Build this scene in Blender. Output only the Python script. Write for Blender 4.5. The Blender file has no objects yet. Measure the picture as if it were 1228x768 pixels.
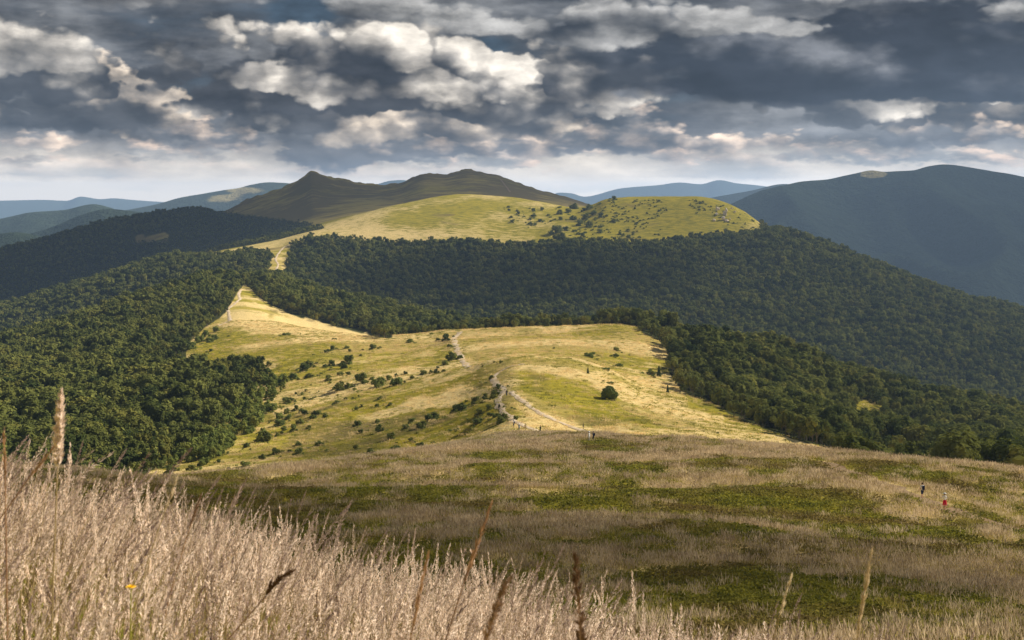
import bpy, bmesh, math, random
import numpy as np
from mathutils import Vector, Matrix
from mathutils.bvhtree import BVHTree

R = math.radians
rng = np.random.default_rng(7)
random.seed(7)
scene = bpy.context.scene
COL = scene.collection

# ------------------------------------------------------------------ camera
F, CX, HY, ZC = 1705.0, 614.0, 240.0, 600.0      # focal length (in 1/1228 of the width), principal column, horizon row, eye height
cam_d = bpy.data.cameras.new('camera')
cam = bpy.data.objects.new('camera', cam_d); COL.objects.link(cam)
cam.location = (0, 0, ZC); cam.rotation_euler = (R(90), 0, 0)
cam_d.sensor_width = 36.0; cam_d.lens = 36.0 * F / 1228.0
cam_d.shift_y = -(384.0 - HY) / 1228.0
cam_d.clip_start = 0.05; cam_d.clip_end = 200000
cam_d.dof.use_dof = True; cam_d.dof.focus_distance = 60.0; cam_d.dof.aperture_fstop = 12.0
scene.camera = cam

# ------------------------------------------------------------------ light and sky
SUN_AZ, SUN_EL = R(70), R(36)
SUN = Vector((math.sin(SUN_AZ) * math.cos(SUN_EL), math.cos(SUN_AZ) * math.cos(SUN_EL), math.sin(SUN_EL)))
sun_d = bpy.data.lights.new('sun', 'SUN'); sun_d.energy = 5.0; sun_d.angle = R(0.55); sun_d.color = (1.0, 0.91, 0.76)
sun = bpy.data.objects.new('sun', sun_d); COL.objects.link(sun)
sun.rotation_euler = (-SUN).to_track_quat('-Z', 'Y').to_euler(); sun.location = (60, 20, ZC + 90)
scene.view_settings.view_transform = 'Standard'; scene.view_settings.look = 'None'
scene.view_settings.gamma = 1.0; scene.view_settings.use_curve_mapping = False
scene.view_settings.exposure = 1.3
scene.render.engine = 'CYCLES'
cy = scene.cycles
cy.use_denoising = True
try: cy.denoiser = 'OPENIMAGEDENOISE'
except Exception: pass
cy.max_bounces = 4; cy.diffuse_bounces = 2; cy.glossy_bounces = 1; cy.transmission_bounces = 2
cy.volume_bounces = 0; cy.transparent_max_bounces = 8
cy.caustics_reflective = False; cy.caustics_refractive = False
# ---- world: the Sky Texture, with banks of cumulus mixed over it row by row (far rows first)
world = bpy.data.worlds.new('World'); scene.world = world; world.use_nodes = True
WN = world.node_tree; WN.nodes.clear()
class G:
    """tiny node-graph writer"""
    def __init__(s, tree): s.t = tree
    def n(s, typ, **kw):
        nd = s.t.nodes.new(typ)
        for k, v in kw.items(): setattr(nd, k, v)
        return nd
    def put(s, sock, v):
        if isinstance(v, bpy.types.NodeSocket): s.t.links.new(v, sock)
        elif v is not None: sock.default_value = v
    def m(s, op, a, b=None, c=None, clamp=False):
        nd = s.n('ShaderNodeMath', operation=op, use_clamp=clamp)
        for i, v in enumerate((a, b, c)):
            if v is not None: s.put(nd.inputs[i], v)
        return nd.outputs[0]
    def v(s, op, a, b=None, scale=None):
        nd = s.n('ShaderNodeVectorMath', operation=op)
        s.put(nd.inputs[0], a)
        if b is not None: s.put(nd.inputs[1], b)
        if scale is not None: s.put(nd.inputs['Scale'], scale)
        return nd.outputs['Value'] if op in ('LENGTH', 'DOT_PRODUCT', 'DISTANCE') else nd.outputs['Vector']
    def xyz(s, a):
        nd = s.n('ShaderNodeSeparateXYZ'); s.put(nd.inputs[0], a); return nd.outputs
    def comb(s, x, y, z):
        nd = s.n('ShaderNodeCombineXYZ')
        for i, q in enumerate((x, y, z)): s.put(nd.inputs[i], q)
        return nd.outputs[0]
    def noise(s, vec, scale=1.0, detail=4.0, rough=0.55, lac=2.0, dist=0.0, dim='3D', out=0):
        nd = s.n('ShaderNodeTexNoise', noise_dimensions=dim)
        if vec is not None: s.put(nd.inputs['Vector'], vec)
        for k, q in (('Scale', scale), ('Detail', detail), ('Roughness', rough), ('Lacunarity', lac), ('Distortion', dist)): s.put(nd.inputs[k], q)
        return nd.outputs[out]
    def voro(s, vec, scale=1.0, feature='F1', out='Distance', **kw):
        nd = s.n('ShaderNodeTexVoronoi', feature=feature)
        if vec is not None: s.put(nd.inputs['Vector'], vec)
        s.put(nd.inputs['Scale'], scale)
        for k, q in kw.items(): s.put(nd.inputs[k], q)
        return nd.outputs[out]
    def sm(s, v, lo, hi, a=0.0, b=1.0, typ='SMOOTHSTEP'):
        nd = s.n('ShaderNodeMapRange', interpolation_type=typ, clamp=True) if typ != 'LINEAR' else s.n('ShaderNodeMapRange', clamp=True)
        s.put(nd.inputs['Value'], v)
        for k, q in (('From Min', lo), ('From Max', hi), ('To Min', a), ('To Max', b)): s.put(nd.inputs[k], q)
        return nd.outputs[0]
    def mix(s, f, a, b, blend='MIX'):
        nd = s.n('ShaderNodeMix', data_type='RGBA', blend_type=blend)
        s.put(nd.inputs[0], f); s.put(nd.inputs[6], a); s.put(nd.inputs[7], b)
        return nd.outputs[2]
    def mixf(s, f, a, b):
        nd = s.n('ShaderNodeMix', data_type='FLOAT')
        s.put(nd.inputs[0], f); s.put(nd.inputs[2], a); s.put(nd.inputs[3], b)
        return nd.outputs[0]
def rgb(r, g, b): return (r, g, b, 1.0)

g = G(WN)
tc = g.n('ShaderNodeTexCoord').outputs['Generated']
dx, dy, dz = g.xyz(tc)
hor = g.m('SQRT', g.m('ADD', g.m('ADD', g.m('MULTIPLY', dx, dx), g.m('MULTIPLY', dy, dy)), 1e-6))
el = g.m('MINIMUM', g.m('DIVIDE', dz, hor), 1.2)
az = g.m('ARCTAN2', dx, dy)
P1 = lambda px: math.atan((px - CX) / F)
E1 = lambda py: (HY - py) / F
sky = g.n('ShaderNodeTexSky', sky_type='NISHITA', sun_disc=False, sun_elevation=SUN_EL, sun_rotation=SUN_AZ, altitude=1200.0, air_density=1.0, dust_density=1.5, ozone_density=2.0)
skyb = g.v('SCALE', sky.outputs[0], scale=0.085)
uv0 = g.comb(az, el, 0.0)
wrp = g.noise(uv0, 120.0, 3.0, 0.6, dim='2D', out=1)                       # one shared ragged warp
wrp = g.v('SCALE', g.v('SUBTRACT', wrp, (0.5, 0.5, 0.5)), scale=0.0030)
uv = g.v('ADD', uv0, wrp)
ua, ue, _ = g.xyz(uv)

def blob(px, py, rx, ry, k=1.0):
    """soft ellipse of extra (or missing) cloud round a compass direction"""
    a = g.m('MULTIPLY_ADD', ua, F / rx, -P1(px) * F / rx)
    b = g.m('MULTIPLY_ADD', ue, F / ry, -E1(py) * F / ry)
    d = g.m('ADD', g.m('MULTIPLY', a, a), g.m('MULTIPLY', b, b))
    return g.m('MULTIPLY', g.m('EXPONENT', g.m('MULTIPLY', d, -1.0)), k)
def blobs(*bs):
    o = None
    for b in bs:
        q = blob(*b); o = q if o is None else g.m('ADD', o, q)
    return o

def bank(below, base_py, height_px, scale, seed, cover, lit, shade, soft=0.25, wob=8, zs=1.6, opacity=1.0, extra=None, detail=6.0, lift=0.0, light=None, under=4.0, puffy=True):
    """one row of cumulus: flat-ish base at base_py, tops heaped by noise up to about height_px above it"""
    ox, oy = seed * 3.17, seed * 1.31
    low = g.noise(g.comb(g.m('MULTIPLY_ADD', az, scale * .5, oy + 20), g.m('MULTIPLY_ADD', el, scale * .15, ox), 0.0), 1.0, 1.0, 0.5, dim='2D', out=1)
    lx, ly, lz = g.xyz(low)
    h = g.m('DIVIDE', g.m('SUBTRACT', g.m('SUBTRACT', ue, E1(base_py)), g.m('MULTIPLY', g.m('SUBTRACT', lx, 0.5), wob * 2 / F)), height_px / F)
    pv = g.comb(g.m('MULTIPLY_ADD', ua, scale, ox), g.m('MULTIPLY_ADD', ue, scale * zs, oy), 0.0)
    def heap(p, det):
        a = g.noise(p, 0.8, det, 0.60, 2.15, dim='2D')
        if not puffy: return a
        b = g.n('ShaderNodeTexVoronoi', feature='F1', voronoi_dimensions='2D')
        g.put(b.inputs['Vector'], p); b.inputs['Scale'].default_value = 1.75; b.inputs['Detail'].default_value = 3.0 if det > 4 else 1.5; b.inputs['Roughness'].default_value = 0.55; b.inputs['Lacunarity'].default_value = 2.3
        q = b.outputs['Distance']
        return g.m('MULTIPLY_ADD', a, 0.9, g.m('MULTIPLY_ADD', g.m('MULTIPLY', q, q), -0.42, 0.17))
    n1 = heap(pv, detail)
    n2 = heap(g.v('ADD', pv, (0.08, 0.13, 0.0)), detail - 3.0)
    d = g.m('ADD', g.m('MULTIPLY_ADD', n1, 2.8, -1.4 + cover), g.m('MULTIPLY_ADD', ly, 2.6, -1.3))
    if extra is not None: d = g.m('ADD', d, extra)
    up = g.m('MAXIMUM', h, 0.0); dn = g.m('MAXIMUM', g.m('MULTIPLY', h, -1.0), 0.0)
    d = g.m('SUBTRACT', d, g.m('ADD', g.m('MULTIPLY', g.m('POWER', up, 1.3), 0.95), g.m('MULTIPLY', dn, under)))
    al = g.m('MULTIPLY', g.sm(d, 0.0, soft), opacity)
    rel = g.m('MULTIPLY', g.m('SUBTRACT', n1, n2), 5.2)
    thin = g.sm(d, 0.0, 1.2, 0.35, -0.25)
    L = g.m('ADD', g.m('MULTIPLY_ADD', h, 0.50, lift), g.m('ADD', rel, thin))
    L = g.m('ADD', L, g.m('MULTIPLY_ADD', lz, 1.5, -0.75))
    if light is not None: L = g.m('ADD', L, light)
    L = g.sm(L, -0.75, 1.15, typ='LINEAR')
    L = g.m('POWER', L, 1.5)
    return g.mix(al, below, g.mix(L, shade, lit))

c = g.mix(0.93, skyb, rgb(0.035, 0.055, 0.08))
sn = g.noise(g.comb(g.m('MULTIPLY', az, 7.0), g.m('MULTIPLY', el, 34.0), 0.0), 1.0, 5.0, 0.55, dim='2D')
HOLE = blobs((365, 18, 34, 22, 1.3), (580, 58, 26, 15, 1.1), (1130, 4, 30, 8, .6))
c = g.mix(g.sm(g.m('SUBTRACT', sn, g.m('MULTIPLY', HOLE, 0.5)), 0.08, 0.46), c, g.mix(g.sm(sn, 0.34, 0.68), rgb(.065, .07, .08), rgb(.17, .175, .185)))
strip = g.sm(g.m('ADD', el, g.m('MULTIPLY_ADD', sn, 0.03, -0.015)), 0.006, 0.050, 1.0, 0.0)
c = g.mix(g.m('MULTIPLY', strip, 0.96), c, rgb(0.80, 0.72, 0.62))
NH = g.m('MULTIPLY', HOLE, -0.8)
W = rgb(.57, .54, .50)
c = bank(c, 226, 18, 14, 1.0, 0.2, rgb(.76, .67, .58), rgb(.52, .515, .49), soft=.9, opacity=.5, zs=5.0, under=2, puffy=False)
c = bank(c, 212, 24, 11, 2.0, 0.55, rgb(.70, .58, .49), rgb(.32, .32, .32), soft=.9, opacity=.7, zs=4.0, under=2, puffy=False, lift=.0)
c = bank(c, 194, 30, 9, 3.0, 0.95, rgb(.66, .53, .44), rgb(.20, .205, .21), soft=.8, opacity=.88, zs=3.2, under=2, lift=-.1)
c = bank(c, 172, 42, 7.5, 4.0, 1.15, rgb(.64, .53, .44), rgb(.12, .125, .135), soft=.6, opacity=.95, zs=2.3, under=2.5, lift=-.15, light=blobs((250, 150, 220, 22, .15), (960, 145, 80, 20, .6)))
c = bank(c, 148, 62, 5.6, 5.6, 1.0, rgb(.66, .58, .49), rgb(.075, .078, .085), soft=.32, opacity=.97, zs=1.7, lift=-.16, extra=blobs((260, 135, 260, 26, .6), (950, 125, 330, 22, -.5)), light=blobs((200, 122, 200, 24, .45)), under=3)
c = bank(c, 128, 72, 4.8, 6.3, 0.55, W, rgb(.05, .053, .06), soft=.32, zs=1.5, lift=-.22, extra=blobs((600, 98, 100, 38, 1.5), (130, 112, 150, 28, .7), (960, 100, 260, 40, -.9)), light=blobs((605, 90, 90, 34, .95), (130, 112, 130, 26, .4)), under=3)
c = bank(c, 106, 70, 4.4, 7.9, 0.7, W, rgb(.043, .046, .054), soft=.35, zs=1.5, lift=-.28, extra=g.m('ADD', NH, blobs((385, 84, 85, 28, 1.1), (690, 90, 40, 26, .7), (600, 90, 80, 30, -.7))), light=blobs((390, 82, 70, 26, .9), (690, 86, 34, 24, .9)), under=3)
c = bank(c, 113, 95, 4.2, 7.0, 0.1, rgb(.15, .156, .172), rgb(.026, .030, .040), soft=.6, zs=2.2, extra=blobs((1010, 66, 360, 74, 3.2), (520, 60, 140, 60, -1.6)), lift=-.02, under=5, wob=6)
c = bank(c, 84, 78, 4.2, 8.3, 0.45, W, rgb(.036, .039, .046), soft=.3, zs=1.4, lift=-.30, extra=g.m('ADD', NH, blobs((290, 52, 100, 44, 1.5), (475, 50, 76, 38, 1.5), (1010, 55, 330, 60, -2.4), (600, 80, 60, 40, -.8))), light=blobs((295, 46, 75, 38, .9), (475, 48, 65, 34, .65)), under=3)
c = bank(c, 36, 56, 4.0, 9.0, 0.8, rgb(.34, .34, .34), rgb(.025, .027, .033), soft=.4, zs=1.9, extra=g.m('ADD', NH, blobs((295, 45, 95, 34, -1.5), (475, 48, 80, 32, -1.4), (960, 50, 260, 20, -.5))), lift=-.2, light=blobs((1030, 8, 120, 14, .9)), under=3)
c = bank(c, 4, 60, 3.6, 11.0, 1.1, rgb(.26, .26, .263), rgb(.021, .0225, .027), soft=.5, zs=1.7, lift=-.15, extra=NH, under=3, light=blobs((1030, 0, 120, 16, .5)))
# folds and rolls that run through all the banks, lit from the sun's side
fv = g.comb(g.m('MULTIPLY', ua, 15.0), g.m('MULTIPLY', ue, 34.0), 0.0)
f1 = g.noise(fv, 1.0, 6.0, 0.6, dim='2D'); f2 = g.noise(g.v('ADD', fv, (0.16, 0.22, 0.0)), 1.0, 3.0, 0.55, dim='2D')
fold = g.m('ADD', g.m('MULTIPLY_ADD', g.m('SUBTRACT', f1, f2), 1.9, 1.0), g.m('MULTIPLY_ADD', f1, 0.6, -0.30))
fold = g.m('MAXIMUM', g.m('MINIMUM', fold, 1.9), 0.5)
fold = g.mixf(g.sm(el, 0.006, 0.045), 1.0, fold)
c = g.v('SCALE', c, scale=fold)
gm = g.n('ShaderNodeGamma'); g.put(gm.inputs[0], c); gm.inputs[1].default_value = 1.2; c = g.v('MULTIPLY', gm.outputs[0], (1.03, 1.0, 0.95))
# overhead the same broken cloud deck goes on, seen from below
ov = g.v('DIVIDE', g.comb(dx, dy, 0.0), g.comb(g.m('MAXIMUM', dz, 0.05), g.m('MAXIMUM', dz, 0.05), 1.0))
on = g.noise(ov, 0.9, 4.0, 0.55, dim='2D')
oc = g.mix(g.sm(on, 0.42, 0.60), g.mix(0.5, skyb, rgb(0.05, 0.08, 0.12)), g.mix(g.sm(on, 0.45, 0.72), rgb(.45, .45, .45), rgb(.07, .075, .09)))
oc = g.mix(g.sm(dz, -0.02, 0.0, 1.0, 0.0), oc, rgb(0.35, 0.35, 0.33))
ba = g.n('ShaderNodeBackground'); g.put(ba.inputs['Color'], g.v('SCALE', c, scale=6.9)); ba.inputs['Strength'].default_value = 0.1
bb = g.n('ShaderNodeBackground'); g.put(bb.inputs['Color'], g.v('SCALE', oc, scale=3.8)); bb.inputs['Strength'].default_value = 0.1
fac = g.m('MAXIMUM', g.sm(el, 0.155, 0.20), g.sm(el, -0.012, -0.004, 1.0, 0.0))
ms = g.n('ShaderNodeMixShader'); g.put(ms.inputs[0], fac)
WN.links.new(ba.outputs[0], ms.inputs[1]); WN.links.new(bb.outputs[0], ms.inputs[2])
wo = g.n('ShaderNodeOutputWorld'); WN.links.new(ms.outputs[0], wo.inputs['Surface'])
world.cycles.sampling_method = 'NONE'
# ------------------------------------------------------------------ helpers
def tag(o, label=None, cat=None, group=None, kind=None):
    if label: o['label'] = label
    if cat: o['category'] = cat
    if group: o['group'] = group
    if kind: o['kind'] = kind
    return o
def link(name, data, parent=None):
    o = bpy.data.objects.new(name, data); COL.objects.link(o)
    if parent is not None: o.parent = parent
    return o
def mesh_np(name, V, quads=None, tris=None, mats=(), mi=None, smooth=True):
    """mesh from numpy arrays of vertices, quads and triangles"""
    me = bpy.data.meshes.new(name)
    V = np.asarray(V, np.float32).reshape(-1, 3)
    nq = 0 if quads is None else len(quads); nt = 0 if tris is None else len(tris)
    me.vertices.add(len(V)); me.vertices.foreach_set('co', V.ravel())
    idx = []
    if nq: idx.append(np.asarray(quads, np.int32).ravel())
    if nt: idx.append(np.asarray(tris, np.int32).ravel())
    if idx:
        idx = np.concatenate(idx)
        tot = np.concatenate([np.full(nq, 4, np.int32), np.full(nt, 3, np.int32)])
        st = np.concatenate([[0], np.cumsum(tot)[:-1]]).astype(np.int32)
        me.loops.add(len(idx)); me.loops.foreach_set('vertex_index', idx)
        me.polygons.add(nq + nt); me.polygons.foreach_set('loop_start', st)
        if mi is not None: me.polygons.foreach_set('material_index', np.asarray(mi, np.int32))
    for m in mats: me.materials.append(m)
    me.update(calc_edges=True); me.validate()
    if len(me.polygons): me.polygons.foreach_set('use_smooth', np.full(len(me.polygons), bool(smooth)))
    return me
def grid_quads(nr, nc):
    i = np.arange(nr - 1)[:, None] * nc + np.arange(nc - 1)[None, :]
    return np.stack([i, i + 1, i + nc + 1, i + nc], -1).reshape(-1, 4)
def add_attr(me, name, typ, arr):
    a = me.attributes.new(name, typ, 'POINT')
    key = {'FLOAT': 'value', 'INT': 'value', 'FLOAT_VECTOR': 'vector', 'FLOAT_COLOR': 'color'}[typ]
    a.data.foreach_set(key, np.asarray(arr, np.int32 if typ == 'INT' else np.float32).ravel())

def pchip(x, y, q):
    """shape-preserving cubic through (x, y), evaluated at q"""
    x = np.asarray(x, float); y = np.asarray(y, float); q = np.clip(q, x[0], x[-1])
    h = np.diff(x); d = np.diff(y) / h
    m = np.zeros_like(y); m[0], m[-1] = d[0], d[-1]
    ok = d[:-1] * d[1:] > 0
    w1 = 2 * h[1:] + h[:-1]; w2 = h[1:] + 2 * h[:-1]
    with np.errstate(divide='ignore', invalid='ignore'):
        hm = (w1 + w2) / (w1 / d[:-1] + w2 / d[1:])
    m[1:-1] = np.where(ok, hm, 0)
    k = np.clip(np.searchsorted(x, q, side='right') - 1, 0, len(x) - 2)
    t = (q - x[k]) / h[k]
    return (y[k] * (1 + 2 * t) * (1 - t) ** 2 + m[k] * h[k] * t * (1 - t) ** 2 + y[k + 1] * t * t * (3 - 2 * t) + m[k + 1] * h[k] * t * t * (t - 1))

_perm = np.random.default_rng(3).random((256, 256))
def vnoise(x, y):
    xi = np.floor(x).astype(int); yi = np.floor(y).astype(int); fx = x - xi; fy = y - yi
    fx = fx * fx * fx * (fx * (fx * 6 - 15) + 10); fy = fy * fy * fy * (fy * (fy * 6 - 15) + 10)
    a = _perm[xi & 255, yi & 255]; b = _perm[(xi + 1) & 255, yi & 255]
    c = _perm[xi & 255, (yi + 1) & 255]; d = _perm[(xi + 1) & 255, (yi + 1) & 255]
    return (a * (1 - fx) + b * fx) * (1 - fy) + (c * (1 - fx) + d * fx) * fy - 0.5
def fbm(x, y, o=4, gain=0.5):
    s = 0; a = 1.0; ang = 0.6
    for k in range(o):
        s = s + a * vnoise(x + 17.3 * k, y - 9.1 * k)
        x, y = 2.03 * (x * math.cos(ang) - y * math.sin(ang)), 2.03 * (x * math.sin(ang) + y * math.cos(ang)); a *= gain
    return s
def sstep(v, a, b):
    t = np.clip((v - a) / (b - a), 0, 1); return t * t * (3 - 2 * t)
def in_poly(x, y, poly):
    ins = np.zeros(np.shape(x), bool); n = len(poly)
    for i in range(n):
        (x1, y1), (x2, y2) = poly[i], poly[(i + 1) % n]
        if y1 == y2: continue
        cnd = ((y1 > y) != (y2 > y)) & (x < (x2 - x1) * (y - y1) / (y2 - y1) + x1)
        ins ^= cnd
    return ins
def poly_soft(x, y, poly, soft):
    """1 inside the polygon, fading to 0 over `soft` outside of it"""
    ins = in_poly(x, y, poly); d = np.full(np.shape(x), 1e9); n = len(poly)
    for i in range(n):
        (x1, y1), (x2, y2) = poly[i], poly[(i + 1) % n]
        L2 = (x2 - x1) ** 2 + (y2 - y1) ** 2 + 1e-9
        t = np.clip(((x - x1) * (x2 - x1) + (y - y1) * (y2 - y1)) / L2, 0, 1)
        d = np.minimum(d, np.hypot(x - x1 - t * (x2 - x1), y - y1 - t * (y2 - y1)))
    sd = np.where(ins, -d, d)
    return 1 - sstep(sd, -soft, soft)

# ------------------------------------------------------------------ the terrain: ridge and valley lines surveyed by bearing, dip and distance
def near_h(X, Y):
    """the grassy brow the viewer stands on"""
    return -1.86 - 0.10 * Y - 0.0095 * np.maximum(Y, 0) ** 2 - np.where(X < 0, 0.285, 0.235) * 7 * np.tanh(X / 7.0) * np.clip(1.15 - Y / 60, .3, 1.0)
LN = {}
order = ['b40', 'b65', 'b110', 'b160', 'crest', 'saddle', 'foot', 'knoll', 'hollow', 'brow', 'behind', 'spur', 'valley', 'slope', 'edge', 'green', 'gap', 'peak', 'fall', 'plain', 'far']
LN['b40'] = [(-1200, 800, 40), (2400, 800, 40)]
LN['b65'] = [(-1200, 700, 65), (100, 718, 65), (500, 735, 65), (1228, 745, 65), (2400, 760, 65)]
LN['b110'] = [(-1200, 640, 110), (100, 645, 110), (600, 652, 110), (1228, 668, 110), (2400, 690, 110)]
LN['b160'] = [(-1200, 600, 150), (75, 596, 150), (300, 604, 160), (600, 592, 165), (900, 596, 160), (1133, 612, 152), (1228, 620, 150), (2400, 660, 150)]
LN['crest'] = [(-1200, 580, 190), (0, 566, 195), (75, 567, 200), (200, 573, 210), (350, 560, 230), (500, 545, 250), (620, 533, 265), (700, 529, 275), (800, 529, 270), (900, 537, 250), (1000, 547, 235), (1100, 556, 225), (1228, 570, 215), (1650, 625, 205), (2400, 660, 200)]
LN['saddle'] = [(-1200, 680, 300), (0, 606, 300), (75, 600, 300), (200, 592, 300), (350, 571, 310), (500, 545, 320), (560, 533, 325), (620, 522, 330), (700, 522, 340), (800, 533, 335), (900, 548, 320), (1000, 568, 310), (1228, 605, 300), (1650, 680, 300), (2400, 720, 300)]
LN['foot'] = [(-1200, 700, 420), (0, 590, 420), (75, 578, 420), (200, 562, 450), (350, 556, 430), (450, 547, 420), (540, 532, 410), (590, 515, 402), (620, 506, 400), (700, 509, 410), (760, 506, 420), (820, 508, 430), (900, 522, 420), (1000, 547, 400), (1100, 572, 400), (1228, 592, 400), (1650, 680, 400), (2400, 740, 400)]
LN['knoll'] = [(-1200, 620, 640), (0, 505, 640), (75, 500, 640), (200, 499, 620), (300, 493, 600), (400, 484, 580), (500, 468, 560), (560, 452, 550), (595, 438, 545), (620, 433, 540), (680, 435, 540), (735, 449, 540), (775, 470, 530), (820, 483, 520), (900, 505, 510), (1000, 535, 500), (1100, 558, 500), (1228, 576, 500), (1650, 650, 500), (2400, 730, 500)]
LN['hollow'] = [(-1200, 560, 800), (0, 468, 800), (100, 458, 800), (200, 447, 800), (300, 440, 760), (400, 436, 720), (500, 436, 680), (560, 434, 660), (620, 431, 645), (700, 434, 645), (780, 452, 635), (830, 466, 620), (900, 482, 640), (1000, 502, 660), (1100, 530, 650), (1228, 548, 660), (1650, 620, 650), (2400, 700, 650)]
LN['brow'] = [(-1200, 520, 950), (0, 442, 950), (100, 426, 950), (200, 407, 980), (250, 396, 1010), (290, 386, 1030), (350, 392, 1000), (400, 400, 950), (450, 403, 900), (560, 397, 860), (640, 394, 840), (740, 393, 820), (780, 401, 805), (800, 408, 800), (850, 418, 800), (900, 427, 820), (1000, 452, 840), (1040, 466, 840), (1100, 485, 840), (1228, 512, 840), (1650, 590, 840), (2400, 680, 840)]
LN['behind'] = [(-1200, 505, 1050), (0, 432, 1050), (100, 409, 1080), (200, 380, 1130), (250, 366, 1170), (290, 364, 1180), (350, 386, 1110), (400, 404, 1060), (450, 416, 1030), (560, 420, 1000), (740, 425, 980), (900, 455, 950), (1000, 488, 950), (1228, 545, 950), (1650, 620, 950), (2400, 700, 950)]
LN['spur'] = [(-1200, 490, 1150), (0, 412, 1150), (100, 387, 1220), (200, 353, 1300), (270, 337, 1400), (292, 340, 1400), (350, 352, 1350), (450, 374, 1280), (540, 393, 1220), (620, 408, 1160), (700, 425, 1130), (800, 447, 1110), (1000, 503, 1070), (1228, 562, 1060), (1650, 640, 1050), (2400, 720, 1050)]
LN['valley'] = [(-1200, 620, 1500), (0, 470, 1500), (100, 432, 1550), (200, 384, 1650), (270, 347, 1720), (330, 331, 1720), (355, 345, 1680), (450, 395, 1550), (540, 430, 1450), (620, 442, 1400), (800, 470, 1350), (1000, 520, 1300), (1228, 590, 1300), (1650, 690, 1300), (2400, 760, 1300)]
LN['slope'] = [(-1200, 450, 1900), (0, 371, 1900), (100, 345, 1900), (200, 315, 1960), (270, 306, 2000), (330, 304, 1990), (400, 312, 1950), (450, 335, 1850), (540, 350, 1780), (620, 357, 1730), (800, 368, 1680), (1000, 385, 1680), (1228, 425, 1660), (1650, 540, 1650), (2400, 640, 1650)]
LN['edge'] = [(-1200, 520, 2200), (0, 398, 2200), (100, 360, 2200), (200, 319, 2200), (270, 301, 2150), (330, 293, 2120), (380, 284, 2100), (470, 290, 2050), (540, 288, 2050), (640, 293, 2050), (680, 288, 2050), (760, 290, 2060), (850, 280, 2100), (910, 277, 2120), (925, 279, 2120), (955, 284, 2100), (1000, 299, 2070), (1050, 318, 2050), (1090, 335, 2030), (1150, 356, 2000), (1228, 375, 1980), (1650, 490, 1950), (2400, 600, 1950)]
LN['green'] = [(-1200, 540, 2450), (0, 416, 2400), (100, 372, 2400), (200, 325, 2380), (270, 296, 2350), (330, 285, 2330), (380, 273, 2320), (430, 258, 2350), (480, 245, 2400), (560, 233, 2500), (600, 235, 2500), (640, 240, 2450), (670, 246, 2420), (692, 249, 2400), (708, 245, 2380), (730, 238, 2350), (760, 236, 2350), (830, 236, 2320), (860, 240, 2300), (890, 252, 2280), (910, 266, 2260), (925, 279, 2260), (1000, 325, 2250), (1228, 430, 2200), (1650, 540, 2200), (2400, 620, 2200)]
LN['gap'] = [(-1200, 520, 2900), (0, 400, 2850), (100, 364, 2850), (200, 322, 2800), (270, 300, 2780), (330, 282, 2750), (380, 267, 2750), (430, 257, 2760), (480, 250, 2800), (560, 242, 2900), (640, 252, 2850), (690, 258, 2800), (760, 275, 2800), (830, 290, 2800), (1000, 350, 2800), (1228, 450, 2800), (2400, 600, 2800)]
LN['peak'] = [(-1200, 420, 3100), (-300, 340, 3200), (0, 299, 3300), (55, 286, 3400), (100, 273, 3450), (137, 263, 3500), (168, 258, 3550), (205, 252, 3600), (236, 248, 3650), (262, 252, 3700), (290, 242, 3750), (330, 229, 3800), (355, 217, 3850), (366, 211, 3850), (375, 206, 3850), (384, 210, 3850), (394, 214, 3850), (420, 218, 3850), (460, 222, 3800), (480, 220, 3750), (497, 212, 3700), (510, 208, 3700), (530, 209, 3700), (560, 205, 3650), (590, 210, 3600), (620, 220, 3550), (650, 230, 3500), (690, 242, 3450), (760, 262, 3400), (850, 290, 3300), (1000, 350, 3200), (1228, 450, 3200), (2400, 600, 3200)]
LN['fall'] = [(-1200, 460, 4600), (0, 400, 4600), (500, 360, 4800), (2400, 420, 4600)]
LN['plain'] = [(-1200, 360, 7600), (2400, 360, 7600)]
LN['far'] = [(-1200, 276, 26000), (2400, 276, 26000)]

PXS = np.concatenate([np.arange(-1200, -150, 30.0), np.arange(-150, 1380, 2.4), np.arange(1380, 2401, 30.0)])
NC = len(PXS)
YL, ZL = [], []
for nm in order:
    a = np.array(LN[nm], float)
    YL.append(np.exp(pchip(a[:, 0], np.log(a[:, 2]), PXS))); ZL.append((HY - pchip(a[:, 0], a[:, 1], PXS)) / F * YL[-1])
pre = [9.0, 13.0, 20.0]
for y in reversed(pre):
    YL.insert(0, np.full(NC, y)); ZL.insert(0, near_h((PXS - CX) / F * y, y))
LID = {nm: i + len(pre) for i, nm in enumerate(order)}           # line name -> row coordinate t
YL = np.array(YL); ZL = np.array(ZL); NL = len(YL)
SUB = [4, 6, 10, 12, 18, 18, 22, 16, 18, 26, 18, 20, 12, 14, 14, 16, 18, 16, 12, 22, 8, 5, 6]
tt = np.concatenate([k + np.arange(n) / n for k, n in enumerate(SUB)] + [[NL - 1.0]])
NR = len(tt)
YG = np.zeros((NR, NC)); ZG = np.zeros((NR, NC))
kk = np.clip(tt.astype(int), 0, NL - 2); fr = tt - kk
for j in range(NC):
    ly = np.log(YL[:, j])
    lyg = ly[kk] * (1 - fr) + ly[kk + 1] * fr
    YG[:, j] = np.exp(lyg); ZG[:, j] = pchip(ly, ZL[:, j] , lyg)
XG = (PXS[None, :] - CX) / F * YG
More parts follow.
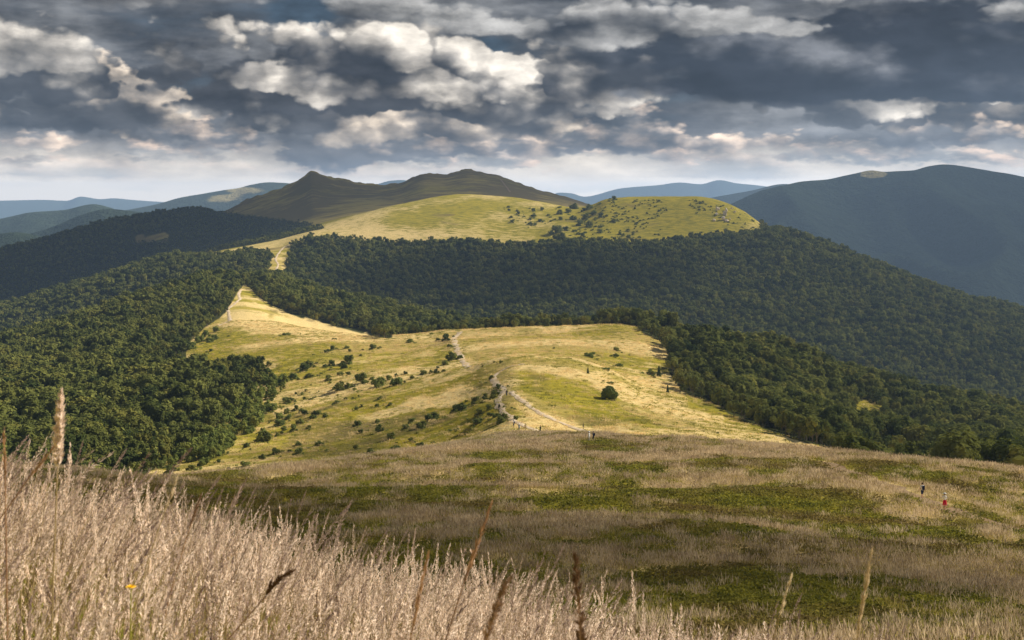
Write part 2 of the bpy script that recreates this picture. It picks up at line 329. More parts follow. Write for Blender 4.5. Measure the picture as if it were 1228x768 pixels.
# natural relief on top of the surveyed lines
amp = lambda y, a, y0, y1: a * np.clip((y - y0) / (y1 - y0), 0, 1)
def relief(X, Y):
    z = amp(Y, 5.0, 500, 2600) * fbm(X / 260, Y / 260, 3) * 1.0
    z = z + amp(Y, 9.0, 2300, 3600) * fbm(X / 420 + 5, Y / 420, 4)
    z = z + amp(Y, 11.0, 3250, 3700) * np.maximum(fbm(X / 45 + 2, Y / 60, 4, .6), -.1)
    z = z + amp(Y, 1.6, 60, 420) * fbm(X / 62 + 3, Y / 62, 4)
    z = z + 3.4 * np.clip((Y - 330) / 90, 0, 1) * np.clip((1080 - Y) / 200, 0, 1) * (np.abs(fbm(X / 120 + 6, Y / 34 + 0.006 * X, 3)) - .12)
    z = z + amp(Y, 0.55, 15, 60) * fbm(X / 14 + 9, Y / 9, 3) * (Y < 1500)
    z = z + amp(Y, 2.3, 30, 90) * np.exp(-((Y - 140) / 80.0) ** 2) * fbm(X / 42 + 4, Y / 20 + 8 + .012 * X, 3)
    return z
ZG += relief(XG, YG) * (YG < 5500)
TG = np.repeat(tt[:, None], NC, 1); PXG = np.repeat(PXS[None, :], NR, 0); PYG = HY - F * ZG / YG

def ground(X, Y):
    """height above sea of the terrain, its row coordinate t and the bearing column px, at map points (X, Y)"""
    X = np.atleast_1d(np.asarray(X, float)); Y = np.atleast_1d(np.asarray(Y, float))
    px = CX + F * X / Y
    c = np.interp(px, PXS, np.arange(NC)); c0 = np.clip(c.astype(int), 0, NC - 2); f = c - c0
    Z = np.zeros(len(X)); T = np.zeros(len(X))
    for s in range(0, len(X), 8000):
        e = slice(s, s + 8000)
        yy = YG[:, c0[e]] * (1 - f[e]) + YG[:, c0[e] + 1] * f[e]
        zz = ZG[:, c0[e]] * (1 - f[e]) + ZG[:, c0[e] + 1] * f[e]
        r = np.clip((yy < Y[e]).sum(0) - 1, 0, NR - 2); q = np.arange(yy.shape[1])
        w = np.clip((Y[e] - yy[r, q]) / (yy[r + 1, q] - yy[r, q]), 0, 1)
        Z[e] = zz[r, q] * (1 - w) + zz[r + 1, q] * w
        T[e] = tt[r] * (1 - w) + tt[r + 1] * w
    return Z + ZC, T, px
Vt = np.stack([XG, YG, ZG + ZC], -1).reshape(-1, 3)
Qt = grid_quads(NR, NC)
# the brow under the viewer's feet and behind, an island of the same sheet
nx = np.linspace(-60, 60, 61); ny = np.linspace(-60, 9.4, 36)
NX, NY = np.meshgrid(nx, ny); NZ = near_h(NX, NY) - 0.06 + ZC
Vn = np.stack([NX, NY, NZ], -1).reshape(-1, 3); Qn = grid_quads(len(ny), len(nx)) + len(Vt)

# where the woods stand
def forest_mask(px, py, t):
    L = LID; m = np.zeros(np.shape(px), bool)
    FL = [(-1300, 900), (-1300, 290), (285, 290), (292, 342), (284, 352), (276, 366), (268, 378), (245, 394), (226, 412), (222, 436), (240, 449), (290, 440), (322, 441), (320, 456), (300, 472), (278, 490), (256, 508), (240, 528), (210, 546), (180, 566), (150, 580), (0, 620)]
    m |= in_poly(px, py, FL) & (t > L['crest'] + .5) & (t < L['spur'] + .3)
    m |= (px < 296) & (t >= L['spur']) & (t < L['edge'])
    F1p = [(296, 342), (318, 362), (350, 378), (400, 391), (452, 403), (470, 470), (470, 280), (290, 280)]
    m |= in_poly(px, py, F1p) & (t > L['brow'] - .2) & (t < L['valley'])
    m |= (px >= 452) & (px < 790) & (t > L['brow'] + .25) & (t < L['valley'])
    FRp = [(768, 398), (790, 408), (803, 425), (801, 445), (820, 472), (850, 482), (890, 505), (940, 523), (1000, 540), (1100, 556), (1228, 574), (2500, 760), (2500, 250), (775, 250)]
    clear = (((px - 1041) / 19) ** 2 + ((py - 503) / 22) ** 2 < 1)
    m |= in_poly(px, py, FRp) & (t > L['saddle'] + .2) & (t < L['valley']) & ~clear
    m |= (px > 1010) & (t > L['saddle'] - .1) & (t < L['knoll']) & (py > 560)
    m |= (t >= L['valley']) & (t < L['edge'] - .03) & ~in_poly(px, py, [(314, 334), (324, 320), (326, 306), (318, 297), (350, 290), (346, 308), (342, 326), (336, 336)])
    m |= (px > 912) & (t >= L['edge'] - .2) & (t < L['gap'])
    strip = in_poly(px, py, [(196, 306), (258, 299), (318, 294), (345, 288), (380, 280), (420, 264), (420, 284), (372, 286), (340, 296), (300, 304), (240, 309)])
    m |= (px < 300) & (t >= L['edge']) & (t < L['gap']) & (py > 302)
    m |= (px > 200) & (px < 388) & (t > L['edge'] + .55) & (t < L['green'] + .2) & (py > 272)
    m &= ~(strip & (t > L['slope'] - .3) & (t < L['edge'] + .55))
    m |= ((px < 262) | ((px < 430) & (py > 254 + (px - 262) * .13))) & (t >= L['gap'] - .1) & (t < L['peak'] + .4) & ~in_poly(px, py, [(158, 284), (205, 279), (200, 290), (165, 291)])
    return m
fm = forest_mask(PXG, PYG, TG)
Fm = fm.astype(float)
Fm[1:-1, 1:-1] = (Fm[1:-1, 1:-1] * 2 + Fm[:-2, 1:-1] + Fm[2:, 1:-1] + Fm[1:-1, :-2] + Fm[1:-1, 2:]) / 6

# what grows on the open ground: straw-dry grass, lush green patches, brown heath, worn earth
L = LID
near_s = (TG < L['crest'] + .25)
warpx = PXG + 14 * fbm(PXG / 30, PYG / 16, 3); warpy = PYG + 6 * fbm(PXG / 26 + 7, PYG / 12, 3)
hill = (TG > L['crest'] + .2) & (TG < L['spur'] + .3)
dry = 0.50 + 0.95 * fbm(XG / 95 + 2, YG / 30 + 1, 4) + 0.45 * fbm(XG / 34 + 8, YG / 11, 3)
lush = 0.45 + 0.9 * fbm(XG / 80 + 31, YG / 40 + 7, 4)
brown = np.clip(0.12 + 0.7 * fbm(XG / 70 + 11, YG / 28 + 3, 4), 0, 1)
def paint(mask, poly, soft, val, where, k=1.0):
    w = poly_soft(warpx, warpy, poly, soft) * where * k
    return mask * (1 - w) + val * w
# green hollows
lush = paint(lush, [(330, 430), (430, 415), (560, 425), (595, 470), (560, 530), (400, 556), (220, 562), (290, 490)], 20, .9, hill, .55); dry = paint(dry, [(330, 430), (430, 415), (560, 425), (595, 470), (560, 530), (400, 556), (220, 562), (290, 490)], 20, .18, hill, .45)
# pale wind-combed strips of dry grass on the sunny hill
for p in ([(600, 443), (640, 436), (690, 440), (740, 455), (790, 478), (860, 500), (860, 508), (790, 492), (735, 468), (690, 450), (640, 444)],
          [(612, 468), (640, 490), (690, 512), (760, 520), (900, 528), (1000, 540), (1100, 555), (1000, 548), (880, 540), (720, 528), (660, 508), (620, 484)],
          [(290, 378), (330, 380), (380, 386), (450, 402), (440, 410), (380, 402), (300, 392), (262, 390)],
          [(420, 460), (500, 443), (570, 434), (570, 440), (500, 452), (400, 478), (330, 500), (330, 494)],
          [(430, 500), (560, 462), (585, 470), (520, 492), (430, 512)],
          [(280, 480), (320, 466), (330, 470), (290, 486)]):
    dry = paint(dry, p, 6, 1.3, hill); lush = paint(lush, p, 7, 0.05, hill); brown = paint(brown, p, 7, 0.0, hill)
# hollows
for p in ([(625, 448), (665, 446), (700, 462), (760, 500), (790, 512), (730, 506), (670, 486), (630, 470)],
          [(470, 500), (560, 480), (600, 490), (560, 520), (500, 540), (430, 556), (400, 556)],
          [(330, 432), (380, 415), (420, 410), (380, 428), (330, 448)],
          [(820, 470), (870, 490), (960, 520), (900, 512), (830, 488)],
          [(225, 420), (260, 395), (300, 400), (270, 430), (240, 442)]):
    lush = paint(lush, p, 7, 1.0, hill, .85); dry = paint(dry, p, 7, 0.15, hill, .85)
for p in ([(630, 447), (655, 447), (668, 462), (645, 468)], [(600, 398), (650, 396), (655, 404), (620, 410)], [(322, 375), (332, 376), (330, 385), (318, 386)], [(520, 400), (552, 402), (548, 425), (515, 420)], [(360, 500), (470, 500), (540, 490), (560, 500), (420, 550), (330, 552)]):
    brown = paint(brown, p, 6, 0.75, hill, .8); dry = paint(dry, p, 6, .2, hill, .8)
grn = (TG >= L['edge'] - .4) & (TG < L['gap'] - .2)
lush = np.where(grn, 0.8 + .5 * fbm(XG / 160, YG / 160, 4), lush); dry = np.where(grn, 0.22 + .7 * fbm(XG / 120 + 3, YG / 150, 4), dry); brown = np.where(grn, np.clip(.05 + .4 * fbm(XG / 90, YG / 90 + 5, 3), 0, 1), brown)
for p in ([(370, 284), (420, 284), (470, 291), (540, 289), (640, 294), (640, 284), (540, 280), (430, 270), (390, 272)], [(200, 304), (330, 294), (380, 282), (380, 288), (330, 300), (240, 308)], [(395, 272), (480, 246), (560, 233), (600, 234), (560, 240), (480, 254), (420, 270)], [(880, 252), (915, 268), (920, 277), (890, 275)]):
    dry = paint(dry, p, 11, .85, grn, .8); lush = paint(lush, p, 11, .5, grn, .8)
oliv = poly_soft(warpx, warpy, [(670, 250), (720, 238), (800, 236), (870, 242), (905, 266), (890, 276), (760, 292), (690, 286)], 12, ) * grn
dry = dry - .35 * oliv; brown = brown + .25 * oliv
brown = paint(brown, [(515, 255), (540, 254), (545, 270), (525, 270)], 6, .6, grn)
high = TG >= L['gap'] - .2                                   # heath and scree on the far summits
dry = np.where(high, -0.15 + .5 * fbm(XG / 200, YG / 200, 4), dry); lush = np.where(high, 0.22 + .4 * fbm(XG / 160 + 3, YG / 160, 4), lush); brown = np.where(high, np.clip(.72 + .7 * fbm(XG / 150, YG / 150 + 3, 3), 0, 1.3), brown)
clr = (((PXG - 1041) / 23) ** 2 + ((PYG - 505) / 27) ** 2 < 1) & hill
Fm = np.where(clr, .40, Fm); lush = np.where(clr, 1.0, lush); dry = np.where(clr, -.6, dry); brown = np.where(clr, 0, brown)
# near slope: bands of bleached tall grass between green bilberry
def heath_band(X, Y):
    return 0.5 + 0.8 * fbm(X / 15 + 5, Y / 21 + 2 + 0.02 * X, 5, .64) + 0.75 * fbm(X / 4.5, Y / 6.5, 4, .6)
hb = heath_band(XG, YG)
dry = np.where(near_s, sstep(hb, .38, .72), dry); lush = np.where(near_s, sstep(.75 - hb, .1, .5), lush); brown = np.where(near_s, np.clip(.25 + .5 * fbm(XG / 18 + 8, YG / 14, 3), 0, 1), brown)

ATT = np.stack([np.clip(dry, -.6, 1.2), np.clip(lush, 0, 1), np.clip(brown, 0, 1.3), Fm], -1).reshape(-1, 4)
ATN = np.tile([0.5, 0.6, 0.3, 0.0], (len(Vn), 1))
# ------------------------------------------------------------------ materials
def new_mat(name):
    m = bpy.data.materials.new(name); m.use_nodes = True; m.node_tree.nodes.clear()
    return m, G(m.node_tree)
def finish(m, gg, surf, disp=None):
    o = gg.n('ShaderNodeOutputMaterial'); m.node_tree.links.new(surf, o.inputs['Surface'])
def diffuse(gg, col, rough=1.0, normal=None):
    d = gg.n('ShaderNodeBsdfDiffuse'); gg.put(d.inputs['Color'], col); d.inputs['Roughness'].default_value = rough
    if normal is not None: gg.put(d.inputs['Normal'], normal)
    return d.outputs[0]
def mix_sh(gg, f, a, b):
    n = gg.n('ShaderNodeMixShader'); gg.put(n.inputs[0], f); gg.t.links.new(a, n.inputs[1]); gg.t.links.new(b, n.inputs[2]); return n.outputs[0]
def bump(gg, h, strength=0.5, dist=1.0):
    b = gg.n('ShaderNodeBump'); gg.put(b.inputs['Height'], h); b.inputs['Strength'].default_value = strength; b.inputs['Distance'].default_value = dist
    return b.outputs[0]
STRAW, STRAW2 = rgb(.74, .575, .27), rgb(.48, .36, .15)
GREEN, GREEN2 = rgb(.38, .305, .034), rgb(.165, .158, .026)
BROWN = rgb(.15, .115, .055)

def ground_material():
    m, gg = new_mat('meadow_ground')
    at = gg.n('ShaderNodeAttribute', attribute_name='cover')
    sp = gg.n('ShaderNodeSeparateColor'); gg.put(sp.inputs[0], at.outputs['Color'])
    dry_, lush_, brown_ = sp.outputs[0], sp.outputs[1], sp.outputs[2]; wood = at.outputs['Alpha']
    pos = gg.n('ShaderNodeNewGeometry').outputs['Position']
    fl = gg.v('MULTIPLY', pos, (0.5, 1.0, 1.2))
    n_big = gg.noise(fl, 0.035, 6.0, 0.62); n_mid = gg.noise(fl, 0.16, 5.0, 0.65); n_fine = gg.noise(pos, 0.75, 4.0, 0.7)
    d = gg.m('ADD', dry_, gg.m('ADD', gg.m('MULTIPLY_ADD', n_mid, 1.5, -.75), gg.m('MULTIPLY_ADD', n_fine, .7, -.35)))
    straw = gg.mix(gg.sm(n_fine, .35, .68), STRAW2, STRAW)
    grn = gg.mix(gg.sm(gg.m('ADD', n_mid, gg.m('MULTIPLY', n_fine, .5)), .55, .95), GREEN2, GREEN)
    grn = gg.mix(gg.sm(lush_, .15, .7), gg.mix(.5, grn, STRAW2), grn)
    col = gg.mix(gg.sm(d, .38, .84), grn, straw)
    b = gg.m('ADD', brown_, gg.m('MULTIPLY_ADD', n_big, 1.6, -.8))
    col = gg.mix(gg.sm(b, .35, .85, 0.0, .8), col, BROWN)
    col = gg.mix(gg.sm(gg.m('ADD', gg.m('MULTIPLY', n_fine, .6), gg.m('MULTIPLY', n_mid, .4)), .53, .66, 0.0, .6), col, rgb(.11, .105, .03))
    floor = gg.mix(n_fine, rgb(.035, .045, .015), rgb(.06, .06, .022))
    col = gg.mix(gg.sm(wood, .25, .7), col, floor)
    hgt = gg.m('ADD', gg.m('MULTIPLY', n_mid, 1.4), gg.m('MULTIPLY', n_fine, .5))
    finish(m, gg, diffuse(gg, col, 1.0, bump(gg, hgt, .75, 1.1)))
    return m
M_ground = ground_material()
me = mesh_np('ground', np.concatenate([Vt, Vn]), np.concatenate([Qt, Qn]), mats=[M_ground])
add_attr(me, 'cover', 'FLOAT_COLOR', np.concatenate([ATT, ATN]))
ground_o = tag(link('ground', me), 'rolling mountain meadows and wooded slopes running out to the skyline', None, None, 'structure')
BVH = BVHTree.FromPolygons([tuple(v) for v in Vt.tolist()], Qt.tolist())
def pick(px, py, ymin=30.0):
    """the map point that lies on the terrain on a surveyed bearing and dip"""
    d = Vector(((px - CX) / F, 1.0, (HY - py) / F)); s = d * ymin
    h = BVH.ray_cast(Vector((0, 0, ZC)) + s, d.normalized())
    return h[0]

# ------------------------------------------------------------------ the far hills
def hill_material(name, forest, meadow, scale, amt=0.5, thr=.62):
    m, gg = new_mat(name)
    pos = gg.n('ShaderNodeNewGeometry').outputs['Position']
    n1 = gg.noise(pos, scale, 6.0, 0.6); n2 = gg.noise(pos, scale * 14, 4.0, 0.7); n3 = gg.noise(pos, scale * 60, 2.0, 0.7)
    at = gg.n('ShaderNodeAttribute', attribute_name='open').outputs['Fac']
    col = gg.mix(gg.m('ADD', gg.m('MULTIPLY', n2, .6), gg.m('MULTIPLY', n3, .4)), [q * .35 for q in forest[:3]] + [1], [q * 2.0 for q in forest[:3]] + [1])
    col = gg.mix(gg.sm(gg.m('ADD', n1, at), thr, thr + .08), col, gg.mix(n2, meadow, [q * .6 for q in meadow[:3]] + [1]))
    finish(m, gg, diffuse(gg, col, 1.0, bump(gg, gg.m('ADD', gg.m('MULTIPLY', n2, 1.0), gg.m('MULTIPLY', n3, .4)), amt, 30.0)))
    return m
M_hillf = hill_material('wooded_hillside', rgb(.024, .035, .022), rgb(.32, .27, .12), .0011, .8, .78)
M_hillp = hill_material('pastured_hillside', rgb(.032, .046, .030), rgb(.36, .31, .15), .0009, .6, .60)
def far_hill(label, sky, dist, front, base, back=1500.0, spur=60.0, wl=700.0, mat=None, nrow=46, open_or_lit_at=(), seed=0.0, step=4.0, lo=None):
    a = np.array(sky, float); px = np.arange(a[0, 0], a[-1, 0] + .1, step)
    yc = pchip(a[:, 0], a[:, 2], px) if a.shape[1] > 2 else np.full(len(px), dist)
    zc = (HY - pchip(a[:, 0], a[:, 1], px)) / F * yc
    s = np.concatenate([np.linspace(-1, 0, nrow), np.linspace(0, 1, 14)[1:]])
    S = s[:, None]; Yf = np.where(S < 0, yc[None] + S * front, yc[None] + S * back)
    X = (px[None] - CX) / F * yc[None] * (1 + 0 * S) * (Yf / yc[None]) ** .6
    prof = np.where(S < 0, (1 + S) ** 0.9 * (1 - .25 * np.sin(np.pi * (1 + S))), (1 - S) ** 1.2)
    prof = prof * prof * (3 - 2 * prof) * .55 + prof * .45
    nz = fbm(X / wl + seed, Yf / (wl * 2.2) + seed, 4)
    rd = 1 - 2 * np.abs(fbm(X / wl + seed * 2, Yf / (wl * 3) - seed, 3))
    Z = base + (zc[None] - base) * prof + (rd - .6) * spur * np.sin(np.pi * np.clip(1 + S, 0, 1)) + nz * spur * .12 * np.clip(1 - abs(S), 0, 1)
    V = np.stack([X, Yf, Z + ZC], -1).reshape(-1, 3)
    me = mesh_np('far_hill', V, grid_quads(len(s), len(px)), mats=[mat or M_hillf])
    op = np.zeros(X.shape); PX = CX + F * X / Yf; PY = HY - F * Z / Yf
    for (ox, oy, rx, ry, k) in open_or_lit_at: op += k * np.exp(-((PX - ox) / rx) ** 2 - ((PY - oy) / ry) ** 2)
    add_attr(me, 'open', 'FLOAT', op)  # pastures, and the sunlit spot painted on the great mountain
    return tag(link('far_hill', me), label, None, None, 'structure')
far_hill('great rounded mountain with a sunlit spot painted pale by its summit',
         [(700, 300), (820, 268), (880, 242), (920, 227), (960, 216), (1000, 211), (1030, 206), (1045, 204), (1062, 206), (1095, 204), (1112, 200), (1130, 198), (1160, 201), (1228, 213), (1300, 226), (1420, 250), (1700, 300), (2300, 360)],
         5600, 2300, -470, spur=230, wl=520, open_or_lit_at=[(1047, 209, 20, 5.5, .75), (1115, 201, 25, 2.0, .22)], seed=1.7, nrow=70, step=3)  # sunlight by the shaded summit, painted in as pale open-ground colour
far_hill('dark blue wooded ridge beside the great mountain', [(640, 270), (760, 252), (850, 238), (900, 229), (940, 221), (1000, 226), (1100, 246), (1300, 300)], 8600, 2500, -520, spur=60, wl=900, seed=4.1)
far_hill('pale blue mountain range on the horizon under the bright sky', [(560, 262), (640, 246), (672, 231), (686, 232), (700, 236), (745, 226), (790, 222), (815, 219), (840, 221), (862, 216), (885, 220), (905, 222), (960, 230), (1100, 244), (1300, 262)], 17500, 4000, -560, spur=70, wl=1500, mat=M_hillp, seed=2.2)
far_hill('faint blue summit showing through the gap between two peaks', [(300, 262), (400, 240), (450, 222), (468, 217), (482, 216), (500, 220), (560, 236), (660, 262)], 16000, 3500, -560, spur=50, wl=1500, seed=6.0)
far_hill('long blue mountain with pale pastures along its crest', [(60, 268), (140, 254), (190, 244), (215, 237), (245, 232), (270, 228), (285, 226), (300, 222), (322, 219), (345, 220), (380, 228), (460, 248), (560, 270)], 9800, 2600, -540, spur=60, wl=800, mat=M_hillp, open_or_lit_at=[(262, 238, 26, 5, .22), (290, 228, 30, 4, .15)], seed=3.3)
far_hill('blue wooded foothill with a rounded top', [(-300, 300), (-100, 276), (0, 262), (40, 254), (75, 252), (112, 245), (132, 249), (160, 262), (260, 290)], 7800, 2300, -540, spur=55, wl=650, mat=M_hillp, seed=5.2)
far_hill('low dark blue ridge in front of the foothills', [(-300, 330), (-60, 305), (0, 290), (60, 274), (100, 258), (130, 251), (165, 254), (220, 268), (330, 300)], 6200, 1900, -500, spur=45, wl=520, seed=7.7)
far_hill('small dark wooded hill at the edge of the valley', [(-260, 310), (-60, 286), (0, 281), (18, 279), (45, 283), (90, 296), (200, 330)], 5300, 1200, -460, spur=25, wl=400, seed=8.3)
far_hill('faint hazy hills on the far horizon', [(-500, 252), (-200, 243), (-60, 242), (0, 241), (50, 240), (80, 241), (97, 236), (120, 239), (136, 238), (160, 240), (250, 246), (420, 262)], 21000, 4000, -560, spur=50, wl=1800, mat=M_hillp, seed=9.1)
# ------------------------------------------------------------------ vegetation kit
def foliage_mat(name, dark, light, trans=0.15, big=0.012, hue=0.35):
    m, gg = new_mat(name)
    pos = gg.n('ShaderNodeNewGeometry').outputs['Position']
    rnd = gg.n('ShaderNodeObjectInfo').outputs['Random']
    nb = gg.noise(pos, big, 3.0, .6); nf = gg.noise(pos, 0.55, 3.0, .7)
    f = gg.m('ADD', gg.m('MULTIPLY', rnd, hue), gg.m('ADD', gg.m('MULTIPLY', nb, .5), gg.m('MULTIPLY', nf, .55)))
    col = gg.mix(gg.sm(f, .38, .98), dark, light)
    r2 = gg.m('FRACT', gg.m('MULTIPLY', rnd, 17.3))
    col = gg.mix(gg.sm(r2, .70, 1.0, 0.0, .55), col, [light[0] * 1.15, light[1] * 1.0, light[2] * .9, 1])
    col = gg.mix(gg.sm(r2, .0, .22, .45, 0.0), col, [dark[0] * .8, dark[1] * .95, dark[2] * 1.2, 1])
    tr = gg.n('ShaderNodeBsdfTranslucent'); gg.put(tr.inputs['Color'], col)
    finish(m, gg, mix_sh(gg, trans, diffuse(gg, col), tr.outputs[0]))
    return m
def bark_mat(name, a, b):
    m, gg = new_mat(name)
    pos = gg.n('ShaderNodeNewGeometry').outputs['Position']
    finish(m, gg, diffuse(gg, gg.mix(gg.noise(pos, 6.0, 4.0, .6), a, b)))
    return m
M_leaf = foliage_mat('beech_leaves', rgb(.046, .064, .018), rgb(.205, .215, .055))
M_bark = bark_mat('grey_bark', rgb(.10, .085, .065), rgb(.22, .19, .15))
M_shrub = foliage_mat('shrub_leaves', rgb(.070, .092, .028), rgb(.175, .200, .055))
M_young = foliage_mat('young_leaves', rgb(.105, .135, .034), rgb(.240, .265, .065))
M_spruce = foliage_mat('spruce_needles', rgb(.030, .050, .022), rgb(.060, .085, .035), .1)

class Kit:
    """collects vertices, quads and triangles of one mesh"""
    def __init__(s): s.v = []; s.q = []; s.t = []; s.qm = []; s.tm = []; s.n = 0
    def add(s, V, Q=None, T=None, m=0):
        V = np.asarray(V, float).reshape(-1, 3)
        if Q is not None and len(Q): Q = np.asarray(Q) + s.n; s.q.append(Q); s.qm += [m] * len(Q)
        if T is not None and len(T): T = np.asarray(T) + s.n; s.t.append(T); s.tm += [m] * len(T)
        s.v.append(V); s.n += len(V)
    def arrays(s):
        return (np.concatenate(s.v), np.concatenate(s.q) if s.q else np.zeros((0, 4), int), np.concatenate(s.t) if s.t else np.zeros((0, 3), int), s.qm + s.tm)
    def mesh(s, name, mats, smooth=True):
        V, Q, T, mi = s.arrays(); return mesh_np(name, V, Q, T, mats, mi, smooth)
def ico(sub=2):
    bm = bmesh.new(); bmesh.ops.create_icosphere(bm, subdivisions=sub, radius=1.0)
    V = np.array([v.co[:] for v in bm.verts]); T = np.array([[v.index for v in f.verts] for f in bm.faces]); bm.free()
    return V, T
ICO1, ICO2, ICO3 = ico(1), ico(2), ico(3)
def unit(v): return v / (np.linalg.norm(v, axis=-1, keepdims=True) + 1e-9)
def leaf_cards(kit, P, N, size, r, m=0, jit=0.5):
    """one tilted leafy quad at every point P, facing roughly N"""
    n = len(P); N = unit(N + jit * r.normal(size=(n, 3)))
    a = unit(np.cross(N, r.normal(size=(n, 3)))); b = np.cross(N, a)
    s = size * r.uniform(.6, 1.35, (n, 1)); w = s * r.uniform(.55, .9, (n, 1))
    V = np.stack([P - a * s * .5, P + b * w * .5 + N * s * .10, P + a * s * .5, P - b * w * .5 + N * s * .06], 1).reshape(-1, 3)
    kit.add(V, np.arange(4 * n).reshape(-1, 4), m=m)
def tube(kit, pts, rad, sides=5, m=0):
    pts = np.asarray(pts, float); n = len(pts); d = unit(np.gradient(pts, axis=0))
    ref = np.array([0.3, 1.0, 0.1]); a = unit(np.cross(d, ref)); b = np.cross(d, a)
    th = np.arange(sides) / sides * 2 * np.pi
    V = pts[:, None] + np.asarray(rad)[:, None, None] * (a[:, None] * np.cos(th)[None, :, None] + b[:, None] * np.sin(th)[None, :, None])
    i = np.arange(n - 1)[:, None] * sides; j = np.arange(sides)[None]; k = (j + 1) % sides
    kit.add(V.reshape(-1, 3), np.stack([i + j, i + k, i + sides + k, i + sides + j], -1).reshape(-1, 4), m=m)
def make_crown(seed, H, rad, base, ncl, nleaf, leaf, core=ICO1, kit=None, m=0, flat=1.0):
    r = np.random.default_rng(seed); kit = kit or Kit()
    c0 = np.array([0, 0, (H + base) / 2]); ex = np.array([rad, rad, (H - base) / 2 * flat])
    cen = unit(r.normal(size=(ncl, 3))) * (r.uniform(.25, .78, (ncl, 1)) ** .7)
    cen[:, 2] = np.where(cen[:, 2] < -.4, -cen[:, 2] * .6, cen[:, 2])
    rc = r.uniform(.36, .55, ncl)
    for k in range(ncl):
        V, T = core
        w = 1 + .22 * np.sin(V @ r.normal(size=3) * 3 + r.uniform(0, 6)) + .12 * np.sin(V @ r.normal(size=3) * 7)
        kit.add(c0 + (cen[k] + V * w[:, None] * rc[k] * .80) * ex, T=T, m=m)
    who = r.integers(0, ncl, nleaf); dr = unit(r.normal(size=(nleaf, 3)) + np.array([0, 0, .35]) + cen[who] * .6)
    P = c0 + (cen[who] + dr * (rc[who] * r.uniform(.80, 1.12, nleaf))[:, None]) * ex
    leaf_cards(kit, P, unit(dr * ex) + np.array([0, 0, .25]), leaf, r, m, .32)
    return kit
def make_trunk(seed, H, rad, kit=None, m=0, sides=6):
    r = np.random.default_rng(seed); kit = kit or Kit()
    lean = r.normal(size=2) * .25
    z = np.linspace(-.6, H, 6); pts = np.stack([lean[0] * (z / H) ** 2, lean[1] * (z / H) ** 2, z], -1)
    tube(kit, pts, np.linspace(rad * 1.25, rad * .35, 6), sides, m)
    for k in range(4):
        a = r.uniform(0, 6.28); z0 = H * r.uniform(.35, .7); ln = H * r.uniform(.3, .45)
        d = np.array([math.cos(a) * .75, math.sin(a) * .75, .75]); q = np.array([0, 0, z0]) + d * np.linspace(0, ln, 4)[:, None]
        tube(kit, q, np.linspace(rad * .5, rad * .12, 4), 4, m)
    return kit

def scatter(name, protos, mats, P, who, rot, scl, label, smooth=False):
    """one object: the sample plants and the spots they grow on, spread by geometry nodes"""
    Vs, Qs, Ts, qm, tm, pid = [], [], [], [], [], []; n = 0
    for k, kt in enumerate(protos):
        V, Q, T, mi = kt.arrays(); Vs.append(V); Qs.append(Q + n); Ts.append(T + n); qm += mi[:len(Q)]; tm += mi[len(Q):]; pid += [k] * len(V); n += len(V)
    Vs.append(P); pid = np.concatenate([np.array(pid), 100 + np.asarray(who)])
    np_ = n
    me = bpy.data.meshes.new(name)
    me = mesh_np(name, np.concatenate(Vs), np.concatenate(Qs), np.concatenate(Ts), mats, qm + tm, smooth)
    add_attr(me, 'plant', 'INT', pid)
    add_attr(me, 'turn', 'FLOAT_VECTOR', np.concatenate([np.zeros((np_, 3)), rot]))
    add_attr(me, 'size', 'FLOAT_VECTOR', np.concatenate([np.ones((np_, 3)), scl]))
    o = tag(link(name, me), label, None, None, 'stuff')
    ng = bpy.data.node_groups.new(name, 'GeometryNodeTree')
    ng.interface.new_socket('Geometry', in_out='INPUT', socket_type='NodeSocketGeometry'); ng.interface.new_socket('Geometry', in_out='OUTPUT', socket_type='NodeSocketGeometry')
    N = ng.nodes; Lk = ng.links
    gi = N.new('NodeGroupInput'); go = N.new('NodeGroupOutput'); jn = N.new('GeometryNodeJoinGeometry')
    def attr(nm, dt):
        a = N.new('GeometryNodeInputNamedAttribute'); a.data_type = dt; a.inputs['Name'].default_value = nm; return a.outputs['Attribute']
    ap, ar, asz = attr('plant', 'INT'), attr('turn', 'FLOAT_VECTOR'), attr('size', 'FLOAT_VECTOR')
    def sep(v):
        c_ = N.new('FunctionNodeCompare'); c_.data_type = 'INT'; c_.operation = 'EQUAL'
        ins = [s for s in c_.inputs if s.type == 'INT']; Lk.new(ap, ins[0]); ins[1].default_value = v
        s_ = N.new('GeometryNodeSeparateGeometry'); s_.domain = 'POINT'
        Lk.new(gi.outputs[0], s_.inputs['Geometry']); Lk.new(c_.outputs[0], s_.inputs['Selection']); return s_.outputs['Selection']
    for k in range(len(protos)):
        ip = N.new('GeometryNodeInstanceOnPoints')
        Lk.new(sep(100 + k), ip.inputs['Points']); Lk.new(sep(k), ip.inputs['Instance']); Lk.new(ar, ip.inputs['Rotation']); Lk.new(asz, ip.inputs['Scale'])
        Lk.new(ip.outputs[0], jn.inputs[0])
    Lk.new(jn.outputs[0], go.inputs[0])
    o.modifiers.new('spread', 'NODES').node_group = ng
    return o

